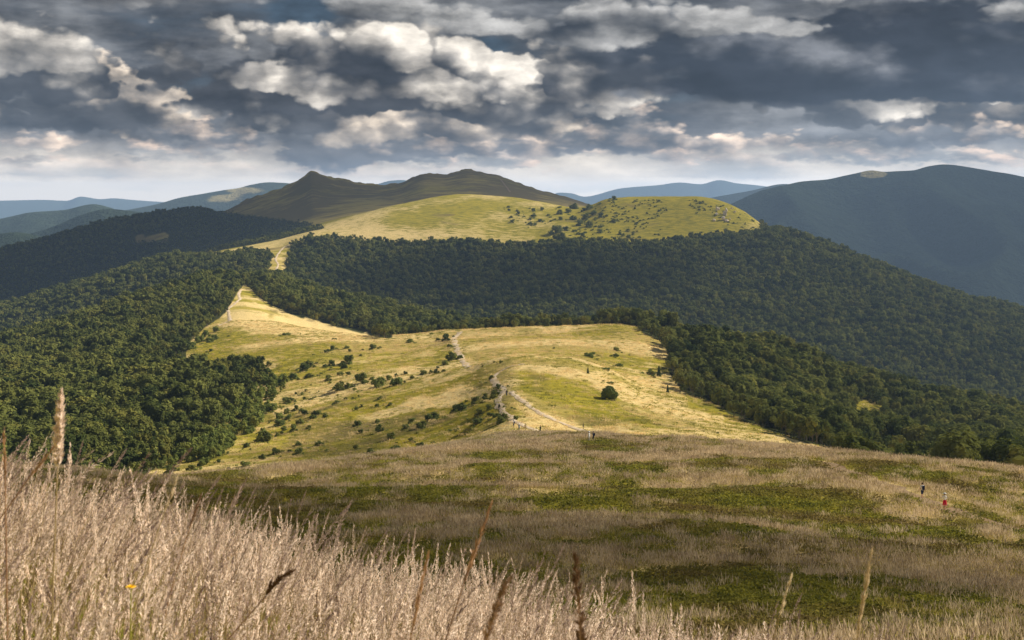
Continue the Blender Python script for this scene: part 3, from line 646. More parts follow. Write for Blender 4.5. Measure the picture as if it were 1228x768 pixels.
# ------------------------------------------------------------------ the woods
def candidates(y0, y1, s, pa, pb, r):
    ys = np.arange(y0, y1, s); X, Y = [], []
    for y in ys:
        x = np.arange((pa - CX) / F * y, (pb - CX) / F * y, s)
        X.append(x + r.uniform(-.42, .42, len(x)) * s); Y.append(np.full(len(x), y) + r.uniform(-.42, .42, len(x)) * s)
    return np.concatenate(X), np.concatenate(Y)
HORIZ = np.maximum.accumulate(np.where(YG > 20, ZG / YG, -9), axis=0)       # how high the ground in front reaches, by bearing
def seen(X, Y, Zt):
    """how far (in rows) a top stands above the ground that lies in front of it"""
    px = CX + F * X / Y; c = np.clip(np.searchsorted(PXS, px), 0, NC - 1)
    out = np.zeros(len(X))
    for s in range(0, len(X), 8000):
        e = slice(s, s + 8000); cc = c[e]
        r = np.clip((YG[:, cc] < Y[e]).sum(0) - 2, 0, NR - 1)
        out[e] = ((Zt[e] - ZC) / Y[e] - HORIZ[r, cc]) * F
    return out
r = np.random.default_rng(11)
TX, TY = [], []
for (y0, y1, s) in ((300, 900, 4.5), (900, 1500, 5.1), (1500, 2300, 6.0), (2300, 2800, 8.0), (2800, 3800, 9.5)):
    a, b = candidates(y0, y1, s, -160, 1400, r); TX.append(a); TY.append(b)
TX = np.concatenate(TX); TY = np.concatenate(TY)
TZ, TT, TP = ground(TX, TY)
tpy = HY - F * (TZ - ZC) / TY
keep = forest_mask(TP + np.where((TP < 420) & (TY < 900), 22.0, 5.0) * fbm(TX / 24, TY / 24, 3), tpy + 3.0 * fbm(TX / 25 + 4, TY / 25, 3), TT)
vis = seen(TX, TY, TZ + 11)
keep &= vis > -12
TX, TY, TZ, TT, TP, vis = (q[keep] for q in (TX, TY, TZ, TT, TP, vis))
tpy = HY - F * (TZ - ZC) / TY
gap_n = fbm(TX / 40 + 3, TY / 40, 3)
ts = (.50 + .72 * r.random(len(TX)) ** 1.5) * (1 + .45 * gap_n)
ts *= np.where((TP > 200) & (TP < 390) & (TT > LID['edge'] + .5), .6, 1.0)
# lower, younger growth along the margin of the open hill
fa = np.zeros(len(TX))
for dx_, dy_ in ((-9, 0), (9, 0), (0, -9), (0, 9), (14, 14), (-14, 14)):
    z_, t_, p_ = ground(TX + dx_ * 1.3, TY + dy_ * 1.3)
    fa += ~forest_mask(p_, HY - F * (z_ - ZC) / (TY + dy_ * 1.3), t_)
ts *= np.where(fa > 0, .66, 1.0)
near_proto = [(make_crown(40 + k, 10.5 + .8 * (k % 3), 3.6 + .35 * (k % 2), 2.2, 9, 520, .95, ICO1), make_trunk(60 + k, 7.5, .24)) for k in range(5)]
far_proto = []
for k in range(6):
    kt = make_crown(80 + k, 10.5 + .9 * (k % 3), 3.9 + .35 * (k % 2), 1.6, 8, 170, 1.35, ICO1); make_trunk(90 + k, 6.0, .24, kt, 1, 4); far_proto.append(kt)
inframe = (TP > -6) & (TP < 1234) & (vis > 4) & (TT < LID['spur'])
idx = np.where(inframe)[0]; idx = idx[np.argsort(TY[idx] / ts[idx])][:300]
crowns = [a.mesh('crown', [M_leaf], False) for a, _ in near_proto]; trunks = [b.mesh('trunk', [M_bark]) for _, b in near_proto]
for i in idx:
    k = int(r.integers(0, 5)); s = float(ts[i])
    e = bpy.data.objects.new('beech_tree', None); COL.objects.link(e); e.empty_display_size = .5
    e.location = (TX[i], TY[i], TZ[i] - .1); e.rotation_euler = (0, 0, r.uniform(0, 6.28)); e.scale = (s * r.uniform(.92, 1.1), s * r.uniform(.92, 1.1), s)
    for nm, me in (('trunk', trunks[k]), ('crown', crowns[k])): link(nm, me, e)
    lw = TP[i] < 420; wood_ = 'below the shrubby flank of the open hill' if lw else 'with the bright clearing beside the sunny hill'
    kind_ = 'low young tree edging the wood ' if fa[i] > 0 else 'tall broad tree in the wood ' if s > 1.02 else 'middling tree deep in the wood ' if s > .8 else 'small tree filling a gap in the wood '
    tag(e, kind_ + wood_, 'tree', 'trees of the wood ' + wood_)
rest = np.ones(len(TX), bool); rest[idx] = False
woods = ((rest & (TT < LID['spur']) & (TP < 460), 'forest', 'dense broadleaf forest on the slope beside the tongue of the meadow'),
         (rest & (TT < LID['spur']) & (TP >= 460), 'forest', 'dense broadleaf forest wrapping the shoulder of the sunny hill'),
         (rest & (TT >= LID['spur']) & (TT < LID['gap']), 'forest', 'wide dark forest covering the slope under the green hill and its rocks'),
         (rest & (TT >= LID['gap']), 'forest', 'forest on the shadowed ridge below the two far peaks'))
for msk, nm, lab in woods:
    n = int(msk.sum())
    if not n: continue
    s = ts[msk] * 1.0
    scatter(nm, far_proto, [M_leaf, M_bark], np.stack([TX[msk], TY[msk], TZ[msk] - .2], -1), r.integers(0, 6, n),
            np.stack([np.zeros(n), np.zeros(n), r.uniform(0, 6.28, n)], -1), np.stack([s * r.uniform(.9, 1.15, n), s * r.uniform(.9, 1.15, n), s], -1), lab)
print('trees', len(TX), 'individual', len(idx), 'Y range', TY[idx].min(), TY[idx].max())

# ------------------------------------------------------------------ shrubs on the open hill, each at its own spot
def shrub_mesh(seed, flat=1.0, mat=None):
    kt = make_crown(seed, 1.0 * flat, .56, -.45 * flat, 9, 260, .19, ICO1)
    return kt.mesh('shrub', [mat or M_shrub], False)
def spruce_mesh(seed):
    kt = Kit(); rr = np.random.default_rng(seed)
    for k in range(9):
        z = .08 + k * .10; w = .30 * (1 - k / 9.5); n = int(26 * (1 - k / 12))
        a = rr.uniform(0, 6.28, n); d = np.stack([np.cos(a), np.sin(a), np.full(n, -.35)], -1)
        leaf_cards(kt, np.array([0, 0, z]) + d * w * rr.uniform(.5, 1, (n, 1)), d + np.array([0, 0, .9]), .16, rr, 0, .4)
        kt.add(np.array([[0, 0, z + .13]] + [[math.cos(q) * w * .7, math.sin(q) * w * .7, z - .03] for q in np.arange(7) * .9]), T=[(0, 1 + q, 1 + (q + 1) % 7) for q in range(7)])
    tube(kt, [(0, 0, -.05), (0, 0, .5), (0, 0, 1.0)], [.03, .02, .004], 5)
    return kt
SM = [shrub_mesh(200 + k) for k in range(5)]; SY = [shrub_mesh(220 + k, 1.05, M_young) for k in range(3)]; SF = [shrub_mesh(230 + k, .55, M_young) for k in range(2)]
big_bush = make_crown(250, 1.0, .5, -.45, 13, 900, .11, ICO2).mesh('shrub', [M_shrub], False)
spots = []
def spots_from(x0, y0, sc, items, cls):
    for it in items:
        px, py, w = x0 + it[0] / sc, y0 + it[1] / sc, it[2] / sc
        if all((px - q[0]) ** 2 + (py - q[1]) ** 2 > 9 for q in spots): spots.append((px, py, w, cls if len(it) < 4 else it[3]))
spots_from(210, 380, 6.14, [(815, 135, 50, 'f'), (265, 255, 35), (235, 280, 22), (1115, 265, 45), (1170, 170, 40, 'f'), (1165, 240, 45), (1105, 370, 40), (1155, 360, 50), (990, 450, 70), (945, 400, 70), (980, 370, 70), (870, 460, 60, 'y'), (1215, 435, 60), (1130, 470, 50), (520, 620, 50), (600, 590, 55), (965, 548, 30), (890, 570, 25), (935, 575, 25), (860, 630, 75), (820, 620, 50), (955, 610, 30), (1000, 610, 30), (1175, 535, 40), (1200, 545, 50), (1185, 640, 50), (935, 705, 60), (890, 690, 50), (960, 720, 45), (1030, 730, 50), (1060, 720, 50), (825, 700, 40), (770, 750, 60, 'y'), (720, 690, 60, 'y'), (660, 700, 60, 'y'), (600, 720, 60, 'y'), (545, 740, 60, 'y'), (735, 525, 40), (700, 480, 50, 'y'), (1105, 740, 40), (840, 740, 40), (640, 480, 60, 'y'), (560, 560, 60, 'y'), (110, 240, 70, 'y'), (180, 190, 70, 'y'), (230, 150, 60, 'y'), (260, 190, 60, 'y'), (140, 130, 60, 'y'), (300, 110, 50, 'y'), (60, 230, 70, 'y'), (290, 170, 50, 'y')], 's')
spots_from(400, 380, 6.14, [(95, 235, 35), (120, 260, 30), (215, 250, 25), (200, 290, 20), (285, 240, 55), (105, 350, 90), (75, 380, 60), (60, 435, 90), (110, 430, 40), (210, 490, 90), (280, 465, 35), (330, 515, 90, 'y'), (55, 540, 80), (110, 525, 60), (405, 465, 40, 'y'), (460, 440, 30), (528, 425, 35), (485, 465, 20), (580, 455, 35), (612, 458, 22), (665, 425, 60), (715, 420, 35), (755, 422, 45), (810, 408, 38), (768, 380, 25), (470, 505, 90, 'y'), (525, 490, 25), (830, 180, 65), (765, 180, 35), (883, 152, 18), (860, 225, 50, 'f'), (870, 320, 80), (930, 310, 55), (820, 355, 45, 'y'), (1100, 370, 20), (1180, 338, 20), (1165, 460, 45), (1185, 580, 55), (1210, 525, 40), (1115, 600, 40), (1045, 640, 70), (1215, 575, 30), (945, 665, 60), (900, 700, 60), (25, 640, 45), (90, 615, 30), (185, 590, 18), (205, 665, 25), (170, 685, 35), (320, 665, 35), (415, 655, 40), (345, 605, 40, 'f'), (1070, 720, 60), (1160, 730, 60), (1225, 668, 25), (560, 190, 60, 'f'), (720, 130, 30, 'f')], 's')
spots_from(180, 460, 6.14, [(710, 120, 45), (785, 100, 55), (740, 270, 70), (830, 230, 60), (870, 200, 60, 'y'), (910, 180, 50, 'y'), (1010, 150, 50), (1050, 130, 70), (1110, 210, 90), (1000, 225, 40), (945, 310, 90), (1015, 265, 40), (1105, 300, 60), (1060, 350, 60), (990, 345, 50), (1200, 260, 60), (1170, 330, 40), (935, 390, 40), (970, 370, 30), (835, 430, 110), (710, 470, 45), (740, 490, 20), (875, 295, 20), (925, 520, 70), (825, 560, 55), (700, 610, 75), (1030, 510, 40), (1100, 530, 80), (1090, 460, 50), (400, 600, 75, 'y'), (300, 640, 80), (510, 580, 35), (575, 520, 25), (465, 550, 15), (80, 630, 70), (150, 660, 90), (535, 520, 30), (1185, 575, 30), (550, 420, 90, 'y'), (470, 400, 90, 'y'), (600, 400, 40, 'y'), (650, 350, 60, 'y'), (560, 350, 70, 'y'), (405, 450, 90)], 's')
spots_from(340, 470, 5.58, [(355, 90, 45), (420, 70, 35), (500, 45, 30), (465, 50, 20), (490, 130, 40), (520, 110, 25), (625, 115, 35), (712, 105, 40), (645, 50, 40, 'f'), (490, 230, 50), (640, 270, 60), (630, 210, 40), (520, 275, 40), (725, 315, 60), (855, 330, 35), (820, 250, 60), (860, 210, 60), (920, 240, 70), (990, 190, 90), (1195, 130, 70), (1150, 150, 50), (240, 360, 55), (110, 440, 80), (90, 370, 50), (485, 385, 40), (585, 430, 70), (755, 400, 70), (920, 385, 60)], 's')
spots_from(500, 400, 6.4, [(625, 440, 50), (590, 500, 60), (520, 520, 50), (630, 490, 40), (345, 580, 60), (450, 545, 70), (310, 610, 60), (470, 640, 70), (465, 690, 90), (560, 580, 60), (565, 650, 60), (600, 640, 50), (640, 690, 80), (670, 660, 60), (755, 660, 45), (570, 355, 45), (645, 225, 32)], 's')
spots_from(600, 380, 6.14, [(395, 235, 16), (645, 418, 25, 'p'), (860, 250, 55, 'f'), (845, 295, 50, 'f'), (875, 365, 60, 'f'), (775, 395, 60, 'f'), (655, 290, 70, 'f'), (1105, 430, 70), (1168, 442, 45, 'p'), (810, 495, 50, 'f'), (792, 608, 132, 'B'), (1232, 560, 32, 'p'), (1600, 860, 22)], 's')
spots_from(560, 210, 6.14, [(305, 240, 30), (310, 262, 25), (370, 270, 25), (325, 315, 35), (375, 290, 35), (335, 350, 35), (490, 265, 35), (550, 260, 40), (490, 305, 45), (465, 330, 40), (467, 365, 40), (545, 345, 50), (595, 300, 25), (620, 345, 20), (690, 330, 40), (680, 290, 60), (650, 330, 20), (740, 280, 60), (790, 250, 70), (860, 265, 45), (780, 330, 60), (930, 210, 70), (900, 250, 60), (960, 190, 60), (1000, 180, 50), (1040, 170, 50), (1085, 185, 50), (940, 290, 60), (990, 310, 50), (1030, 305, 30), (1080, 345, 40), (870, 330, 60), (830, 370, 60), (900, 380, 60), (650, 430, 100), (730, 410, 60), (790, 420, 50), (820, 440, 40), (850, 460, 50), (700, 460, 60), (1190, 405, 20), (1125, 440, 35), (1190, 465, 40), (980, 425, 50)], 'g')
r = np.random.default_rng(23); n_s = 0
for (px, py, w, c_) in spots:
    p = pick(px, py, 240.0)
    if p is None: continue
    Wm = w * p.y / F
    if c_ == 'g': Wm *= .85
    if c_ == 'B': me, hs = big_bush, .80
    elif c_ == 'f': me, hs = SF[int(r.integers(0, 2))], .8
    elif c_ == 'y': me, hs = SY[int(r.integers(0, 3))], r.uniform(.75, 1.0)
    else: me, hs = SM[int(r.integers(0, 5))], r.uniform(.5, .88)
    if c_ == 'p':
        nm = 'spruce'
        if 'spruce_me' not in globals(): spruce_me = spruce_mesh(300).mesh('spruce', [M_spruce], False)
        me = spruce_me; Wm *= 1.7; hs = 1.15
    else: nm = 'shrub'
    o = link(nm, me); o.location = (p.x, p.y, p.z - .03 * Wm); o.scale = (Wm, Wm * r.uniform(.85, 1.1), Wm * hs); o.rotation_euler = (0, 0, r.uniform(0, 6.28))
    n_s += 1
    if c_ == 'B': tag(o, 'large dark rounded bush standing alone on the bare sunny slope', 'bush')
    elif c_ == 'p': tag(o, 'small dark pointed spruce standing on the sunny meadow', 'tree', 'young spruces on the sunny meadow')
    elif c_ == 'g': tag(o, ('broad' if w > 8 else 'tiny' if w < 5 else 'round') + ' dark bush on the green hillside above the wide forest', 'bush', 'bushes on the green hillside')
    elif c_ == 'f': tag(o, 'low flat green shrub patch on the sunny meadow', 'shrub', 'low shrub patches on the sunny meadow')
    elif c_ == 'y': tag(o, 'light green young shrub on the margin of the wood by the meadow', 'shrub', 'light green shrubs along the wood')
    elif px > 555: tag(o, ('wide' if w > 9 else 'small') + ' dark green shrub beside the stony footpath on the crest', 'shrub', 'shrubs beside the stony footpath')
    else: tag(o, ('wide' if w > 10 else 'tiny' if w < 5.5 else 'rounded') + ' dark green shrub on the golden flank of the open hill', 'shrub', 'shrubs on the golden flank')
# low scrub creeping out between the shrubs
bx_, by_, bw_ = [], [], []
for (px, py, w, c_) in spots:
    if c_ in 'Bp' : continue
    p = pick(px, py, 240.0)
    if p is None: continue
    Wm = w * p.y / F; k = int(r.integers(2, 6)) if c_ != 'g' else 3
    bx_ += list(p.x + r.normal(size=k) * Wm * 1.1); by_ += list(p.y + r.normal(size=k) * Wm * 1.6); bw_ += list(Wm * r.uniform(.18, .5, k))
bx_, by_, bw_ = np.array(bx_), np.array(by_), np.array(bw_); n = len(bx_)
q = 520; gx_ = r.uniform(690, 905, q); gy_ = r.uniform(240, 291, q); dn = fbm(gx_ / 22, gy_ / 9, 3) + np.where(gx_ < 780, .30 - abs(gx_ - 735) / 160, .02)
hx_, hy_, hw_ = [], [], []
for x_, y_, d_ in zip(gx_, gy_, dn):
    p = pick(x_, y_, 1900.0) if d_ > .06 else None
    if p is not None and p.y < 2480: hx_.append(p.x); hy_.append(p.y); hw_.append(r.uniform(2.0, 5.0))
hx_, hy_, hw_ = np.array(hx_), np.array(hy_), np.array(hw_); n = len(hx_)
scatter('scrub', [make_crown(270 + k, .62, .56, -.3, 5, 90, .26, ICO1) for k in range(3)], [M_shrub], np.stack([hx_, hy_, ground(hx_, hy_)[0]], -1), r.integers(0, 3, n), np.stack([0 * hx_, 0 * hx_, r.uniform(0, 6.28, n)], -1), np.stack([hw_ * r.uniform(.8, 1.6, n), hw_, hw_ * r.uniform(.6, 1.0, n)], -1), 'dark low scrub patches on the green hill around the boulders')
n = len(bx_)
scr = [make_crown(260 + k, .62, .56, -.3, 5, 90, .26, ICO1) for k in range(4)]
scatter('scrub', scr, [M_young], np.stack([bx_, by_, ground(bx_, by_)[0]], -1), r.integers(0, 4, n), np.stack([0 * bx_, 0 * bx_, r.uniform(0, 6.28, n)], -1), np.stack([bw_ * r.uniform(.8, 1.5, n), bw_, bw_ * r.uniform(.6, 1.1, n)], -1), 'low green scrub spreading between the shrubs on the hills')
# young thicket feathering the margin of the wood into the meadow
q = 1500; tx_ = r.uniform(185, 350, q); ty_ = r.uniform(436, 572, q)
edge_ = poly_soft(tx_, ty_, [(318, 446), (338, 452), (345, 470), (322, 496), (300, 520), (262, 545), (225, 560), (190, 572), (186, 566), (214, 545), (243, 525), (262, 504), (284, 484), (304, 468)], 9) + .9 * fbm(tx_ / 16, ty_ / 9, 3)
hx_, hy_, hw_ = [], [], []
for x_, y_, d_ in zip(tx_, ty_, edge_):
    p = pick(x_, y_, 300.0) if d_ > .62 else None
    if p is not None and p.y < 900: hx_.append(p.x); hy_.append(p.y); hw_.append(r.uniform(1.4, 4.2))
hx_, hy_, hw_ = np.array(hx_), np.array(hy_), np.array(hw_); n = len(hx_)
scatter('thicket', [make_crown(280 + k, 1.0, .5, -.25, 8, 210, .2, ICO1) for k in range(4)], [M_young], np.stack([hx_, hy_, ground(hx_, hy_)[0]], -1), r.integers(0, 4, n), np.stack([0 * hx_, 0 * hx_, r.uniform(0, 6.28, n)], -1), np.stack([hw_ * r.uniform(.8, 1.3, n), hw_, hw_ * r.uniform(.8, 1.2, n)], -1), 'light green young thicket between the dark wood and the meadow')
print('thicket', n, 'shrubs', n_s)
# ------------------------------------------------------------------ footpaths
def earth_mat(name, a, b, sc=1.2):
    m, gg = new_mat(name)
    pos = gg.n('ShaderNodeNewGeometry').outputs['Position']
    n1 = gg.noise(pos, sc, 5.0, .65); n2 = gg.noise(pos, sc * .2, 3.0, .6)
    col = gg.mix(gg.sm(gg.m('ADD', gg.m('MULTIPLY', n1, .7), gg.m('MULTIPLY', n2, .3)), .35, .65), a, b)
    finish(m, gg, diffuse(gg, col, 1.0, bump(gg, n1, .6, .3)))
    return m
M_path = earth_mat('trodden_stony_earth', rgb(.40, .30, .19), rgb(.62, .52, .38), .8)
M_path2 = earth_mat('trodden_brown_earth', rgb(.22, .15, .085), rgb(.36, .26, .16), 1.4)
def path(label, pts, width, mat, lift, ymin=240.0, wav=.6):
    a = np.array(pts, float); seg = np.concatenate([[0], np.cumsum(np.hypot(*np.diff(a, axis=0).T))])
    q = np.linspace(0, seg[-1], max(12, int(seg[-1] / 1.6)))
    C = []
    for x, y in zip(np.interp(q, seg, a[:, 0]), np.interp(q, seg, a[:, 1])):
        p = pick(x, y, ymin)
        if p is not None: C.append((p.x, p.y))
    C = np.array(C); d = np.concatenate([[0], np.cumsum(np.hypot(*np.diff(C, axis=0).T))])
    u = np.linspace(0, d[-1], max(24, int(d[-1] / max(.8, width * .8))))
    X = np.interp(u, d, C[:, 0]); Y = np.interp(u, d, C[:, 1])
    for _ in range(3): X[1:-1] = (X[:-2] + 2 * X[1:-1] + X[2:]) / 4; Y[1:-1] = (Y[:-2] + 2 * Y[1:-1] + Y[2:]) / 4
    X += wav * fbm(u / 9, u * 0 + 3, 3); Y += wav * fbm(u / 9 + 40, u * 0, 3)
    tx, ty = np.gradient(X), np.gradient(Y); n = np.hypot(tx, ty) + 1e-9; sx, sy = -ty / n, tx / n
    rows = []
    for k, o in enumerate((-1, -.5, 0, .5, 1)):
        w = width * .5 * o * (1 + .7 * fbm(u / 4 + 7 * k, u * 0 + k, 3)) 
        xx, yy = X + sx * w, Y + sy * w; z, _, _ = ground(xx, yy)
        rows.append(np.stack([xx, yy, z + lift * (1 - .55 * abs(o))], -1))
    V = np.stack(rows, 1).reshape(-1, 3)
    me = mesh_np('path', V, grid_quads(len(u), 5), mats=[mat])
    return tag(link('path', me), label, None, None, 'structure')
path('narrow brown trail worn through the tall grass past the two hikers', [(1300, 668), (1228, 640), (1185, 625), (1150, 615), (1125, 606), (1098, 596), (1060, 580), (1020, 566), (985, 556), (955, 549)], 2.2, M_path2, .10, 40)
path('stony footpath climbing the crest of the sunny hill', [(720, 527), (690, 524), (655, 521), (632, 513), (612, 503), (600, 492), (598, 480), (603, 470), (596, 462), (590, 454), (598, 446), (612, 440), (628, 437)], 2.2, M_path, .25)
path('pale grassy track sweeping over the sunny crest', [(960, 546), (880, 538), (800, 531), (730, 527), (690, 514), (655, 500), (630, 484), (612, 470)], 2.0, M_path, .22)
path('white stony path dipping over the brow of the sunny hill', [(562, 441), (556, 434), (550, 424), (546, 414), (544, 406), (549, 401), (553, 398)], 3.0, M_path, .3)
path('pale footpath winding up the tongue of the meadow into the wood', [(262, 391), (276, 385), (275, 378), (273, 371), (281, 365), (288, 359), (286, 353), (289, 348)], 2.4, M_path, .35)
path('pale bare track through the wooded saddle', [(330, 326), (334, 318), (330, 311), (334, 304), (340, 297), (352, 292)], 2.6, M_path, .5)
path('thin pale path running down the far peak', [(600, 215), (606, 223), (612, 231)], 4.0, M_path2, .8, 2600)

# ------------------------------------------------------------------ boulders on the green hill
def rock_mat():
    m, gg = new_mat('lichened_sandstone')
    pos = gg.n('ShaderNodeNewGeometry').outputs['Position']
    n = gg.noise(pos, .5, 6.0, .65); v = gg.noise(pos, 2.2, 4.0, .7)
    col = gg.mix(gg.sm(n, .35, .65), rgb(.46, .39, .32), rgb(.70, .62, .54)); col = gg.mix(gg.sm(v, .58, .72), col, rgb(.16, .15, .12))
    finish(m, gg, diffuse(gg, col, 1.0, bump(gg, v, .8, .6)))
    return m
M_rock = rock_mat()
def rock_mesh(seed):
    V, T = ICO3; rr = np.random.default_rng(seed); V = V.copy()
    for _ in range(11):                                             # hewn facets
        n = unit(rr.normal(size=3)); c_ = rr.uniform(.45, .8); d = V @ n
        V = V - np.outer(np.maximum(d - c_, 0), n)
    V *= (1 + .10 * fbm(V[:, 0] * 2 + seed, V[:, 1] * 2 + V[:, 2], 3))[:, None]
    return mesh_np('boulder', V, tris=T, mats=[M_rock], smooth=False)
RM = [rock_mesh(5 + k) for k in range(4)]
for k, (zx, zy, w, h, lab) in enumerate([(405, 185, 26, 44, 'tall pale boulder at the top of the rocky outcrop on the green hill'), (400, 232, 30, 32, None), (527, 192, 24, 44, 'narrow upright rock standing on the green hilltop'), (508, 238, 36, 48, None), (485, 302, 44, 46, 'largest pale boulder of the outcrop with a dark hollow beside it'), (530, 318, 36, 34, None), (376, 312, 28, 34, None), (432, 170, 22, 26, None), (590, 160, 18, 20, None), (625, 205, 20, 34, None), (565, 290, 18, 18, None)]):
    p = pick(820 + zx / 10.23, 235 + zy / 10.23, 1500)
    if p is None: continue
    s = p.y / F / 10.23
    o = link('boulder', RM[k % 4]); o.location = (p.x, p.y, p.z + h * s * .28); o.scale = (w * s * .85, w * s * .85, h * s * .85); o.rotation_euler = (.1, .1 * k, k * 1.3)
    tag(o, lab or 'pale weathered boulder of the rocky outcrop on the green hill', 'rock', 'boulders of the rocky outcrop')

# ------------------------------------------------------------------ tall grass
def blade_mat(name, a, b, trans=.3, sc=.8, patch=None):
    m, gg = new_mat(name)
    pos = gg.n('ShaderNodeNewGeometry').outputs['Position']; rnd = gg.n('ShaderNodeObjectInfo').outputs['Random']
    f = gg.m('ADD', gg.m('MULTIPLY', rnd, .5), gg.m('MULTIPLY', gg.noise(pos, sc, 3.0, .6), .8))
    col = gg.mix(gg.sm(f, .30, .95), a, b)
    if patch is not None: col = gg.mix(gg.sm(gg.noise(pos, .07, 3.0, .6), .42, .62, 0.0, .8), col, patch)
    tr = gg.n('ShaderNodeBsdfTranslucent'); gg.put(tr.inputs['Color'], col)
    finish(m, gg, mix_sh(gg, trans, diffuse(gg, col), tr.outputs[0]))
    return m
M_plume = blade_mat('seed_heads_bleached', rgb(.50, .385, .30), rgb(.92, .775, .645), .45, 9.0)
M_mauve = blade_mat('seed_heads_mauve', rgb(.25, .175, .15), rgb(.50, .38, .32), .35, 9.0)
M_stem = blade_mat('dry_stems', rgb(.36, .27, .13), rgb(.58, .46, .26), .25, 6.0)
M_blade = blade_mat('green_blades', rgb(.17, .19, .030), rgb(.40, .38, .075), .4, 5.0)
M_head2 = blade_mat('seed_heads_brown', rgb(.13, .075, .045), rgb(.27, .17, .11), .2, 9.0)
M_head3 = blade_mat('seed_heads_rust', rgb(.30, .17, .09), rgb(.50, .31, .18), .25, 9.0)
M_head4 = blade_mat('seed_heads_pale', rgb(.55, .43, .27), rgb(.78, .66, .46), .3, 9.0)
def gz(X, Y):
    X = np.atleast_1d(np.asarray(X, float)); Y = np.atleast_1d(np.asarray(Y, float))
    z = near_h(X, Y) + ZC
    far_ = Y > 9.5
    if far_.any(): z[far_] = ground(X[far_], Y[far_])[0]
    return z
def spikelets(kit, pts, n, ln, wd, spread, r, m, taper=True, droop=0.0):
    """seed head: slim pointed scales set all round a stem axis"""
    pts = np.asarray(pts, float); u = np.sort(r.uniform(0, 1, n)); k = np.clip(u * (len(pts) - 1), 0, len(pts) - 1.001)
    i = k.astype(int); f = (k - i)[:, None]; P = pts[i] * (1 - f) + pts[i + 1] * f; ax = unit(pts[i + 1] - pts[i])
    side = unit(np.cross(ax, r.normal(size=(n, 3))))
    w = (np.sin(np.pi * np.clip(u * .86 + .12, 0, 1)) ** .7)[:, None] if taper else np.ones((n, 1))
    d = unit(ax + side * spread * r.uniform(.3, 1.3, (n, 1)) * w + np.array([0, 0, -droop]))
    L_ = ln * r.uniform(.6, 1.3, (n, 1)); t = unit(np.cross(d, r.normal(size=(n, 3)))) * wd * .5 * r.uniform(.7, 1.3, (n, 1))
    st = P + side * w * ln * spread * .35 * r.uniform(0, 1, (n, 1))
    V = np.stack([st, st + d * L_ * .4 + t, st + d * L_, st + d * L_ * .45 - t], 1).reshape(-1, 3)
    kit.add(V, np.arange(4 * n).reshape(-1, 4), m=m)
def ribbon(kit, base, d, ln, w, bend, r, m, seg=5):
    u = np.linspace(0, 1, seg); side = unit(np.cross(d, [0, 0, 1.0]))
    P = base + np.outer(u * ln, [0, 0, 1.0]) * (1 - .35 * bend) + np.outer((u ** 2) * ln * bend, d) - np.outer(u ** 3 * ln * .35 * bend, [0, 0, 1.0])
    ww = (w * .5 * np.clip(1.05 - u ** 2, .05, 1))[:, None] * side
    V = np.stack([P - ww, P + ww], 1).reshape(-1, 3); k = np.arange(seg - 1) * 2
    kit.add(V, np.stack([k, k + 1, k + 3, k + 2], -1), m=m)
def grass_clump(seed, stalks=7, rad=.14, H=1.08, spk=96, leaves=3, m=(0, 1, 2)):
    r = np.random.default_rng(seed); kit = Kit()
    for s in range(stalks):
        b = np.array([*(r.normal(size=2) * rad * .6), -.03]); h = H * r.uniform(.74, 1.12)
        lean = np.array([.10 + r.normal() * .13, r.normal() * .12])
        u = np.linspace(0, 1, 6); pts = b + np.stack([lean[0] * h * u ** 2.2, lean[1] * h * u ** 2.2, h * u * (1 - .06 * u)], -1)
        tube(kit, pts, np.linspace(.0022, .0009, 6), 3, m[1])
        fl = r.uniform(.15, .24); ut = np.linspace(1 - fl, 1.0, 6)
        hp = b + np.stack([lean[0] * h * ut ** 2.2 * 1.03, lean[1] * h * ut ** 2.2, h * ut * (1 - .06 * ut)], -1)
        spikelets(kit, hp, spk, .0175, .0037, r.uniform(.45, 1.0), r, 3 if r.random() < .28 else m[0])
    for s in range(leaves * 5):
        a = r.uniform(0, 6.28); b = np.array([*(r.normal(size=2) * rad * .8), -.03])
        ribbon(kit, b, np.array([math.cos(a), math.sin(a), 0.0]), r.uniform(.40, .88), r.uniform(.005, .010), r.uniform(.15, .6), r, m[2] if r.random() < .78 else m[1], 6)
    return kit
r = np.random.default_rng(31)
prot = [grass_clump(400 + k, 7 + k % 3, .15, 1.02 + .05 * (k % 4)) for k in range(9)] + [grass_clump(430 + k, 3, .16, .95, leaves=14) for k in range(3)]
n = 9800
Y = np.sqrt(r.uniform(1.9 ** 2, 23.0 ** 2, n)); X = (r.uniform(-330, 1560, n) - CX) / F * Y
dens = fbm(X / 1.6 + 3, Y / 1.6, 3); ok = r.uniform(-.9, .6, n) < dens + .35; X, Y = X[ok], Y[ok]; n = len(X)
sc = .95 * r.uniform(.78, 1.12, n) * (1 + .22 * fbm(X / 2.4, Y / 2.4 + 9, 2)) * np.where(Y < 2.6, .86, 1.0)
scatter('tall_grass', prot, [M_plume, M_stem, M_blade, M_mauve], np.stack([X, Y, gz(X, Y)], -1), np.where(r.random(n) < np.where((Y < 4.4) & (X < -.1), .72, np.where(fbm(X / .9 + 7, Y / .9, 2) > .12, .4, .08)), 9 + r.integers(0, 3, n), r.integers(0, 9, n)), np.stack([r.normal(size=n) * .07, r.normal(size=n) * .07 + .09, r.normal(size=n) * .9], -1), np.stack([sc, sc, sc], -1),
        'tall bleached grass with feathery seed heads covering the near bank')
